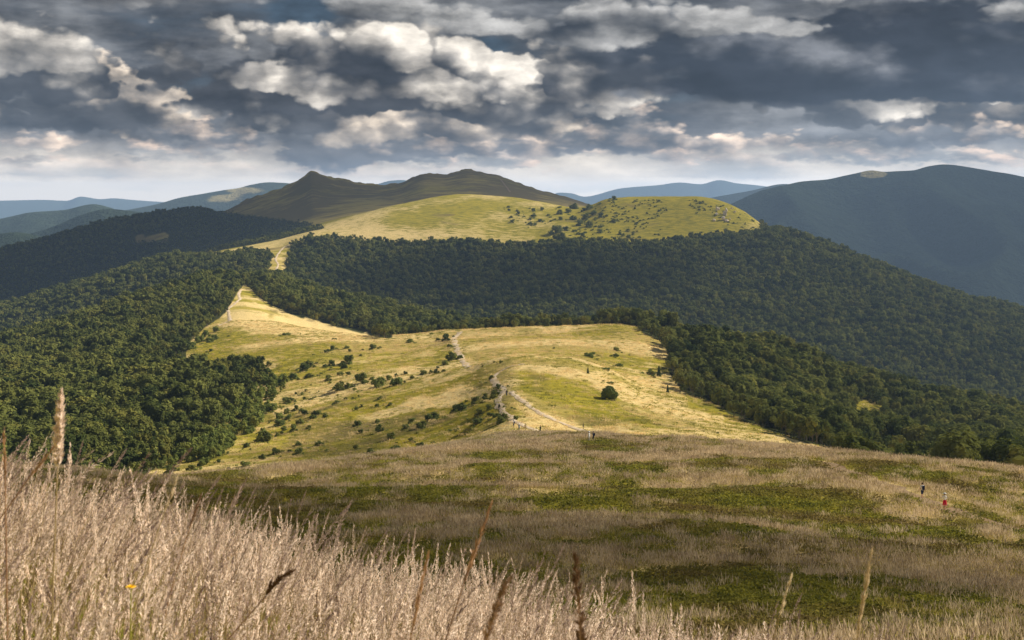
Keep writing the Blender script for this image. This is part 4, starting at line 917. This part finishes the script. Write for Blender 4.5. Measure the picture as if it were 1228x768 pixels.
# the slope below: tussocks of bleached grass and low green bilberry
def tussock(seed, n, rad, h, w, m, plume=.45, spread=.25):
    r = np.random.default_rng(seed); kit = Kit()
    b = np.stack([r.normal(size=n) * rad * .55, r.normal(size=n) * rad * .55, np.full(n, -.05)], -1); hh = h * r.uniform(.65, 1.2, n)[:, None]
    d = np.stack([r.normal(size=n) * spread + .08, r.normal(size=n) * spread, np.ones(n)], -1); a = r.uniform(0, 3.14, n); s = np.stack([np.cos(a), np.sin(a), 0 * a], -1) * w
    top = b + d * hh; mid = b + d * hh * (1 - plume) * np.array([.8, .8, 1.0])
    V = np.stack([b - s * .35, b + s * .35, mid + s * .4, mid - s * .4], 1).reshape(-1, 3); kit.add(V, np.arange(4 * n).reshape(-1, 4), m=m[1])
    pm = (mid + top) / 2
    V = np.stack([mid - s * .3, pm - s, top, pm + s], 1).reshape(-1, 3); kit.add(V, np.arange(4 * n).reshape(-1, 4), m=m[0])
    return kit
def bilberry(seed, n, rad, h, leaf, m=0):
    r = np.random.default_rng(seed); kit = Kit()
    P = np.stack([r.normal(size=n) * rad * .55, r.normal(size=n) * rad * .55, np.zeros(n)], -1); P[:, 2] = h * r.uniform(.1, 1, n) * np.exp(-(P[:, 0] ** 2 + P[:, 1] ** 2) / rad ** 2)
    leaf_cards(kit, P, np.array([0, 0, 1.0]) + .3 * r.normal(size=(n, 3)), leaf, r, m, .7)
    return kit
M_pl2 = blade_mat('slope_seed_heads', rgb(.27, .20, .125), rgb(.53, .425, .28), .3, .5)
M_st2 = blade_mat('slope_stems', rgb(.24, .19, .075), rgb(.42, .34, .15), .3, .5)
M_bil = blade_mat('bilberry_leaves', rgb(.10, .108, .022), rgb(.27, .25, .042), .3, .25, rgb(.17, .12, .05))
M_gr2 = blade_mat('slope_green_blades', rgb(.14, .13, .035), rgb(.32, .27, .075), .35, .25)
pg = [tussock(500 + k, 60, .75, .70, .020, (0, 1)) for k in range(5)]
pb = [bilberry(520 + k, 85, .95, .38, .20, 2) for k in range(4)]
pt = [tussock(540 + k, 55, .8, .50, .022, (3, 3), .5, .4) for k in range(3)]
pr2 = pg + pb + pt
X, Y = [], []
for y0, y1, s in ((17, 60, .72), (60, 130, .95), (130, 345, 1.35)):
    a, b = candidates(y0, y1, s, -190, 1420, r); X.append(a); Y.append(b)
X = np.concatenate(X); Y = np.concatenate(Y); Z, T, PXq = ground(X, Y)
hbq = heath_band(X, Y) + .26 * r.normal(size=len(X))
ok = (T < LID['saddle'] + .1) & (seen(X, Y, Z + 1.0) > -6) & ~forest_mask(PXq, HY - F * (Z - ZC) / Y, T)
# keep the trodden trail free
trail = np.array([(pick(a, b, 40).x, pick(a, b, 40).y) for a, b in [(1228, 640), (1185, 625), (1150, 615), (1125, 606), (1098, 596), (1060, 580), (1020, 566), (985, 556), (955, 549)]])
dtr = np.full(len(X), 99.0)
for (x1, y1), (x2, y2) in zip(trail[:-1], trail[1:]):
    q = np.clip(((X - x1) * (x2 - x1) + (Y - y1) * (y2 - y1)) / ((x2 - x1) ** 2 + (y2 - y1) ** 2), 0, 1); dtr = np.minimum(dtr, np.hypot(X - x1 - q * (x2 - x1), Y - y1 - q * (y2 - y1)))
ok &= dtr > 1.25
X, Y, Z, hbq = X[ok], Y[ok], Z[ok], hbq[ok]; n = len(X)
who = np.where(hbq > .73, r.integers(0, 5, n), np.where(hbq > .60, 9 + r.integers(0, 3, n), 5 + r.integers(0, 4, n)))
sc = r.uniform(.75, 1.2, n) * np.clip(.9 + (Y - 60) / 260, .9, 1.6); zz = sc * np.clip(1.15 - Y / 700, .8, 1.1)
scatter('hill_grass', pr2, [M_pl2, M_st2, M_bil, M_gr2], np.stack([X, Y, Z], -1), who, np.stack([0 * X, 0 * X, r.uniform(0, 6.28, n)], -1), np.stack([sc, sc, zz], -1), 'mottled slope of bleached tussock grass and low green bilberry')
print('tussocks', n)
# short tufts that roughen the sunny hill
X, Y = candidates(330, 1050, 3.1, -20, 1080, r); Z, T, PXq = ground(X, Y); PYq = HY - F * (Z - ZC) / Y
ok = (T > LID['saddle']) & ~forest_mask(PXq, PYq, T) & (seen(X, Y, Z + .6) > -4) & (r.uniform(0, 1, len(X)) < .8); X, Y, Z = X[ok], Y[ok], Z[ok]; n = len(X)
dq = .5 + .9 * fbm(X / 26, Y / 50, 3) + .3 * r.normal(size=n)
who = np.where(dq > .50, 0 + r.integers(0, 2, n), 2 + r.integers(0, 2, n)); sc = r.uniform(.8, 1.7, n)
M_hd = blade_mat('hill_dry_tufts', rgb(.48, .36, .16), rgb(.76, .60, .31), .3, .08); M_hg = blade_mat('hill_green_tufts', rgb(.20, .20, .04), rgb(.38, .34, .08), .3, .08)
scatter('hill_grass', [tussock(560, 40, 1.1, .40, .05, (0, 0), .5, .5), tussock(561, 40, 1.1, .45, .05, (0, 0), .5, .5), tussock(562, 40, 1.1, .30, .06, (1, 1), .5, .6), bilberry(563, 40, 1.1, .25, .3, 1)], [M_hd, M_hg], np.stack([X, Y, Z], -1), who, np.stack([0 * X, 0 * X, r.uniform(0, 6.28, n)], -1), np.stack([sc, sc, sc], -1), 'golden tufted grass on the sunlit open hill')
print('tufts', n)

# ------------------------------------------------------------------ single stalks that stand out of the near grass
def big_stalk(tip, headlen, D, width, mat, label, n=90, ln=.026, seed=0, foot=(0, 0), spread=None, bend=0.0):
    r = np.random.default_rng(700 + seed)
    W = lambda px, py: np.array([(px - CX) / F * D, D, ZC + (HY - py) / F * D])
    t = W(*tip[0]); b = W(*tip[1]); ax = unit(t - b)
    fx, fy = b[0] - ax[0] * .25 + foot[0], D + foot[1]; f_ = np.array([fx, fy, gz(fx, fy)[0] - .03])
    u = np.linspace(0, 1, 10)[:, None]; c_ = b - ax * np.linalg.norm(b - f_) * .5
    stem = (1 - u) ** 2 * f_ + 2 * u * (1 - u) * c_ + u * u * b
    v = np.linspace(0, 1, 8)[:, None]; head = b + (t - b) * v + np.cross(ax, [0, 1.0, 0]) * bend * np.sin(v * 3.14)
    e = bpy.data.objects.new('grass_stalk', None); COL.objects.link(e); e.location = f_; e.empty_display_size = .1
    k1 = Kit(); tube(k1, np.concatenate([stem, head[1:]]) - f_, np.linspace(.0024, .0008, 17), 5); link('stem', k1.mesh('stem', [M_stem if mat in (M_head4, M_plume) else M_head3]), e)
    k2 = Kit(); spikelets(k2, head - f_, n, ln, width * .30, spread or .6, r, 0); link('seed_head', k2.mesh('seed_head', [mat], False), e)
    tag(e, label, 'grass', 'tall stalks rising out of the near grass')
big_stalk([(73, 474), (69, 562)], 0, 3.0, .024, M_plume, 'tallest fluffy pinkish seed head standing up against the dark wood', 330, .016, 1, spread=.9)
big_stalk([(66, 535), (36, 572)], 0, 3.4, .010, M_head3, 'reddish brown stalk leaning close by the tallest fluffy seed head', 50, .02, 2, spread=.3)
big_stalk([(587, 611), (556, 700)], 0, 3.2, .014, M_head3, 'slim rust brown seed spike leaning out over the dark slope', 90, .024, 3, spread=.28)
big_stalk([(512, 671), (493, 762)], 0, 2.7, .012, M_head3, 'slender brown seed spike beside the leaning rust spike', 80, .022, 4, spread=.25)
big_stalk([(609, 697), (580, 785)], 0, 2.1, .015, M_head2, 'blurred dark brown fluffy seed head bending among pale grass', 130, .014, 5, spread=.7, bend=.004)
big_stalk([(690, 672), (698, 790)], 0, 2.3, .016, M_head2, 'dark brown branching seed head standing upright among pale grass', 170, .016, 6, spread=.85)
big_stalk([(1044, 670), (1027, 770)], 0, 3.0, .013, M_head4, 'tall straw pale seed spike at the end of the grass bank', 90, .024, 7, spread=.25)
big_stalk([(948, 694), (934, 742)], 0, 3.4, .011, M_head4, 'short straw pale seed spike beside the tall pale one', 60, .020, 8, spread=.25)
big_stalk([(211, 578), (196, 618)], 0, 4.0, .013, M_head4, 'pale pointed seed spike sticking up from the grass edge before the dark slope', 60, .022, 9, spread=.25)
big_stalk([(346, 688), (318, 716)], 0, 3.0, .016, M_head2, 'dark curved seed head nodding in the middle of the grass bank', 80, .02, 10, spread=.4, bend=.006)
big_stalk([(5, 522), (6, 575)], 0, 3.2, .010, M_head3, 'thin brown stalk at the high end of the grass bank', 50, .02, 11, spread=.3)
big_stalk([(240, 597), (228, 632)], 0, 3.8, .010, M_head2, 'brown slim seed head beside the pale pointed spike', 50, .02, 12, spread=.3)

# yellow flower down in the grass
fm_, gg = new_mat('yellow_petals'); finish(fm_, gg, diffuse(gg, gg.mix(gg.noise(gg.n('ShaderNodeNewGeometry').outputs['Position'], 200.0), rgb(.85, .50, .01), rgb(.95, .66, .03))))
D = 3.05; fp = np.array([(157 - CX) / F * D, D, ZC + (HY - 705) / F * D]); fb = np.array([fp[0] - .02, D + .02, gz(fp[0], D)[0] - .02])
e = bpy.data.objects.new('yellow_flower', None); COL.objects.link(e); e.location = fb; tag(e, 'small yellow flower half hidden among the pale grass stems', 'flower')
k1 = Kit(); tube(k1, np.linspace(fb, fp, 6) - fb, np.full(6, .0016), 5); link('stem', k1.mesh('stem', [M_blade]), e)
k2 = Kit(); rr = np.random.default_rng(5)
for ring, (rad_, tilt, cnt) in enumerate(((.0105, .2, 14), (.007, .7, 12), (.004, 1.4, 9))):
    for k in range(cnt):
        a = k / cnt * 6.283 + ring * .3; d = np.array([math.cos(a), math.sin(a) * .9 - .2, tilt]); d = d / np.linalg.norm(d); s = np.array([-math.sin(a), math.cos(a), 0]) * .0018; q = fp - fb
        k2.add([q - s * .5, q + s * .5, q + d * rad_ + s, q + d * rad_ * 1.12, q + d * rad_ - s], [(0, 1, 2, 4)], [(4, 2, 3)])
link('flower_head', k2.mesh('flower_head', [fm_], False), e)
# ------------------------------------------------------------------ hikers
def cloth(name, c1, rough=1.0):
    m, gg = new_mat(name); pos = gg.n('ShaderNodeNewGeometry').outputs['Position']
    finish(m, gg, diffuse(gg, gg.mix(gg.noise(pos, 14.0, 3.0), [q * .8 for q in c1] + [1], [min(1, q * 1.1) for q in c1] + [1]))); return m
CL = {k: cloth('cloth_' + k, v) for k, v in dict(white=(.80, .79, .76), red=(.62, .03, .07), black=(.02, .02, .025), navy=(.035, .05, .11), blue=(.28, .36, .52), tan=(.50, .40, .26), grey=(.30, .30, .32), olive=(.12, .13, .06), straw=(.72, .62, .42)).items()}
M_skin = cloth('skin', (.55, .36, .27)); M_hair = cloth('hair', (.05, .035, .025))
def body_mesh(pose, top, low, sleeve, longs, shoe):
    """one continuous figure grown round its joints, 1.72 m tall, facing +Y"""
    st = pose.get('stride', .16); J = {}; Ed = []; Rd = {}
    def jn(k, p, r_, par=None): J[k] = p; Rd[k] = r_; (Ed.append((par, k)) if par else None)
    jn('pel', (0, 0, .93), (.15, .11)); jn('waist', (0, .0, 1.08), (.135, .10), 'pel'); jn('chest', (0, .0, 1.28), (.165, .115), 'waist'); jn('shl', (0, -.01, 1.42), (.12, .09), 'chest')
    jn('neck', (0, .005, 1.49), (.055, .055), 'shl'); jn('jaw', (0, .03, 1.55), (.07, .078), 'neck'); jn('head', (0, .02, 1.64), (.085, .10), 'jaw'); jn('crown', (0, .01, 1.70), (.055, .065), 'head')
    for s, nm in ((-1, 'l'), (1, 'r')):
        f_ = st * s
        jn('hip' + nm, (.095 * s, 0, .86), (.105, .105), 'pel'); jn('kne' + nm, (.10 * s, f_ * .55 + .03, .48), (.065, .068), 'hip' + nm); jn('ank' + nm, (.10 * s, f_ - .02, .09), (.042, .045), 'kne' + nm); jn('toe' + nm, (.105 * s, f_ + .15, .035), (.045, .03), 'ank' + nm)
        jn('sho' + nm, (.19 * s, -.01, 1.41), (.062, .062), 'shl')
        e_, h_ = pose.get('elbow' + nm, ((.26 * s, -.04, 1.13), (.27 * s, -f_ * .8 + .08, .88)))
        jn('elb' + nm, e_, (.043, .043), 'sho' + nm); jn('wri' + nm, h_, (.03, .03), 'elb' + nm); d = np.array(h_) - np.array(e_); d = d / np.linalg.norm(d) * .10
        jn('han' + nm, tuple(np.array(h_) + d), (.034, .022), 'wri' + nm)
    ks = list(J); me = bpy.data.meshes.new('body'); me.from_pydata([J[k] for k in ks], [(ks.index(a), ks.index(b)) for a, b in Ed], [])
    ob = bpy.data.objects.new('body', me); COL.objects.link(ob)
    md = ob.modifiers.new('skin', 'SKIN'); ob.modifiers.new('sub', 'SUBSURF').levels = 1
    for i, k in enumerate(ks): me.skin_vertices[0].data[i].radius = Rd[k]
    me.skin_vertices[0].data[0].use_root = True
    bpy.context.view_layer.update(); dg = bpy.context.evaluated_depsgraph_get()
    out = bpy.data.meshes.new_from_object(ob.evaluated_get(dg)); bpy.data.objects.remove(ob); out.name = 'body'; out.materials.clear()
    for m_ in (M_skin, top, low, shoe): out.materials.append(m_)
    for p in out.polygons:
        x, y, z = p.center; ax = abs(x); arm = ax > .205 and z > .72 or (z > .95 and y > .17)
        if z < .09: k = 3
        elif arm: k = 1 if (z > 1.24 or sleeve) and not (z < .86) else 0
        elif z > 1.485: k = 0
        elif z > .97: k = 1
        elif z > (.12 if longs else .52): k = 2
        else: k = 0
        p.material_index = k; p.use_smooth = True
    return out
def lathe(prof, sides=14, c=(0, 0, 0), sq=(1, 1)):
    kt = Kit(); prof = np.array(prof, float); th = np.arange(sides) / sides * 2 * np.pi
    V = np.stack([prof[:, 0:1] * np.cos(th) * sq[0] + c[0], prof[:, 0:1] * np.sin(th) * sq[1] + c[1], np.repeat(prof[:, 1:2], sides, 1) + c[2]], -1).reshape(-1, 3)
    i = np.arange(len(prof) - 1)[:, None] * sides; j = np.arange(sides)[None]; k = (j + 1) % sides
    kt.add(V, np.stack([i + j, i + k, i + sides + k, i + sides + j], -1).reshape(-1, 4)); return kt
def person(px, py, label, top, low, sleeve=False, longs=True, hat=None, pack=None, skirt=None, yaw=0.0, pose=None, ymin=60.0, size=1.0):
    p = pick(px, py, ymin); e = bpy.data.objects.new('person', None); COL.objects.link(e)
    e.location = p; e.rotation_euler = (0, 0, yaw); e.scale = (size,) * 3; e.empty_display_size = .3
    tag(e, label, 'person', 'hikers on the trails')
    link('body', body_mesh(pose or {}, CL[top], CL[low], sleeve, longs, CL['black']), e)
    # face: nose, eyes, ears; hair cap
    kt = Kit()
    for c_, s_ in (((0, .125, 1.625), (.012, .018, .02)), ((-.088, .02, 1.63), (.012, .02, .03)), ((.088, .02, 1.63), (.012, .02, .03))): kt.add(np.array(c_) + ICO1[0] * np.array(s_), T=ICO1[1])
    link('face', kt.mesh('face', [M_skin]), e)
    kt = Kit()
    for x in (-.03, .03): kt.add(np.array((x, .108, 1.65)) + ICO1[0] * .009, T=ICO1[1])
    kt.add(np.array((0, .108, 1.585)) + ICO1[0] * np.array((.025, .008, .006)), T=ICO1[1]); link('eyes_and_mouth', kt.mesh('eyes_and_mouth', [M_hair]), e)
    V = ICO2[0] * np.array((.098, .112, .105)) + np.array((0, .0, 1.665)); V[:, 1] = np.minimum(V[:, 1], .075); V[:, 2] = np.where((V[:, 1] > .02), np.maximum(V[:, 2], 1.68), np.maximum(V[:, 2], 1.56)); kt = Kit(); kt.add(V, T=ICO2[1]); link('hair', kt.mesh('hair', [M_hair]), e)
    if hat: link('hat', lathe([(.19, 1.685), (.185, 1.70), (.112, 1.705), (.105, 1.77), (.07, 1.80), (.0, 1.805)], c=(0, .015, 0), sq=(1, 1.08)).mesh('hat', [CL[hat]]), e)
    if pack:
        bm = bmesh.new(); bmesh.ops.create_cube(bm, size=1.0); bmesh.ops.scale(bm, vec=(.30, .19, .46), verts=bm.verts); bmesh.ops.translate(bm, vec=(0, -.215, 1.22), verts=bm.verts)
        bmesh.ops.bevel(bm, geom=bm.edges[:], offset=.055, segments=2, affect='EDGES'); me = bpy.data.meshes.new('backpack'); bm.to_mesh(me); bm.free(); me.materials.append(CL[pack]); link('backpack', me, e)
    if skirt: link('skirt', lathe([(.150, 1.06), (.165, .98), (.20, .82), (.235, .62), (.245, .52), (.235, .52), (.14, .95)], sq=(1.0, .78)).mesh('skirt', [CL[skirt]]), e)
    return e
bent = {'stride': .10, 'elbowl': ((-.25, .02, 1.16), (-.10, .24, 1.20)), 'elbowr': ((.25, .02, 1.16), (.10, .24, 1.18))}
person(1133, 612, 'person in white top, white sun hat and red skirt on the grass trail', 'white', 'red', True, False, 'white', None, 'red', .25, bent, 40, 1.04)
person(1106, 598.5, 'person with dark backpack and pale shirt wading through tall grass ahead of the red skirt', 'white', 'navy', False, False, None, 'navy', None, .35, None, 40, 1.04)
person(706.5, 530, 'person in white clothes standing beside a dark clad companion on the saddle', 'white', 'white', True, True, 'white', None, None, 1.2, None, 200, 1.1)
person(711.5, 530, 'person in dark clothes with backpack standing beside the white clad hiker', 'navy', 'black', True, True, None, 'black', None, 1.9, None, 200, 1.1)
person(616, 513, 'person in white shirt and dark trousers by the shrubs on the crest path', 'white', 'navy', False, True, None, 'navy', None, .8, None, 240, 1.2)
person(622.5, 518, 'person in pale blue jacket on the crest path', 'blue', 'grey', True, True, 'white', None, None, -.5, None, 240, 1.25)
person(630, 517, 'person in tan clothes on the crest path behind the blue jacket', 'tan', 'tan', True, True, None, None, None, .3, None, 240, 1.15)
person(648, 520.5, 'person in olive clothes standing apart on the grassy saddle', 'olive', 'olive', True, True, None, None, None, 2.2, None, 240, 1.15)
person(607.5, 475.5, 'person in dark clothes walking on the bright track above the shrubs', 'black', 'navy', True, True, None, 'black', None, .1, {'stride': .24}, 240, 1.15)
person(598.5, 491.5, 'person in dark clothes on the bend of the stony path', 'black', 'black', True, True, None, None, None, .5, None, 240, 1.1)
person(699.5, 515, 'person in dark olive clothes alone on the bright slope above the saddle', 'olive', 'black', True, True, None, None, None, .9, None, 240, 1.0)
# ------------------------------------------------------------------ unseen clouds added high over the place to shade the ground in patches
def cloud_mat(name, dens):
    m, gg = new_mat(name)
    pv = gg.n('ShaderNodeVolumePrincipled'); pv.inputs['Color'].default_value = rgb(.9, .9, .9); pv.inputs['Density'].default_value = dens
    o_ = gg.n('ShaderNodeOutputMaterial'); m.node_tree.links.new(pv.outputs[0], o_.inputs['Volume']); return m
bm = bmesh.new(); bmesh.ops.create_icosphere(bm, subdivisions=4, radius=1.0)
ICO4 = (np.array([v.co[:] for v in bm.verts]), np.array([[v.index for v in f.verts] for f in bm.faces])); bm.free()
def cloud(gx, gy, rx, ry, depth, seed, lumps=.55, rot=0.0, alt=1500.0, thick=.3):
    """an added cloud, out of view, placed so its shade falls round the map point (gx, gy) with the given half-widths"""
    V, T = ICO4; V = V.copy(); V[:, 2] = np.where(V[:, 2] < 0, V[:, 2] * .45, V[:, 2])
    k = 1 + lumps * fbm(V[:, 0] * 1.3 + seed, V[:, 1] * 1.3 + V[:, 2] + seed, 4, .6)
    R_ = np.array([[math.cos(rot), -math.sin(rot)], [math.sin(rot), math.cos(rot)]])
    th = thick * min(rx, ry)
    W = V * k[:, None]; W[:, :2] = (W[:, :2] * np.array([rx, ry])) @ R_.T; W[:, 2] *= th
    gzv = float(ground(np.array([gx]), np.array([max(gy, 30.0)]))[0][0]); cz = ZC + alt
    me = mesh_np('cloud', W, tris=T, mats=[cloud_mat('shade_cloud_mist', depth / (th * 1.45 / math.sin(SUN_EL)))])
    o = link('cloud', me); o.location = (gx + SUN.x / SUN.z * (cz - gzv), gy + SUN.y / SUN.z * (cz - gzv), cz)
    return tag(o, 'unseen cloud high above the ridge, placed to shade the ground', None, None, 'stuff')
cloud(-42, 132, 70, 72, 1.4, 1.0, .6)
cloud(22, 88, 30, 30, .8, 2.0, .7)
cloud(-48, 452, 34, 40, .8, 7.0, .7)  # added cloudlet, unseen, standing in for the gully's own terrain shade
cloud(-430, 3800, 1050, 820, 2.4, 3.0, .45)
cloud(-900, 2750, 480, 900, 1.9, 4.0, .35)
cloud(1900, 5000, 1500, 1350, 1.2, 5.0, .5)
cloud(-40, 1800, 230, 140, 1.3, 6.0, .7)
# ------------------------------------------------------------------ the air: one box of thin haze round the whole place
m, gg = new_mat('haze_air')
pvn = gg.n('ShaderNodeVolumePrincipled'); pvn.inputs['Color'].default_value = rgb(.42, .63, 1.0); pvn.inputs['Density'].default_value = 3.4e-5
pvn.inputs['Anisotropy'].default_value = 0.15
o_ = gg.n('ShaderNodeOutputMaterial'); m.node_tree.links.new(pvn.outputs[0], o_.inputs['Volume'])
bx = [(-30000, -400), (30000, -400), (30000, 27500), (-30000, 27500)]
zb, zt = ZC - 720, ZC + 330
Vb = [(x, y, zb) for x, y in bx] + [(x, y, zt) for x, y in bx]
me = mesh_np('haze', np.array(Vb), np.array([(3, 2, 1, 0), (4, 5, 6, 7), (0, 1, 5, 4), (1, 2, 6, 5), (2, 3, 7, 6), (3, 0, 4, 7)]), mats=[m], smooth=False)
tag(link('haze', me), 'thin blue summer haze filling the valleys', None, None, 'stuff')
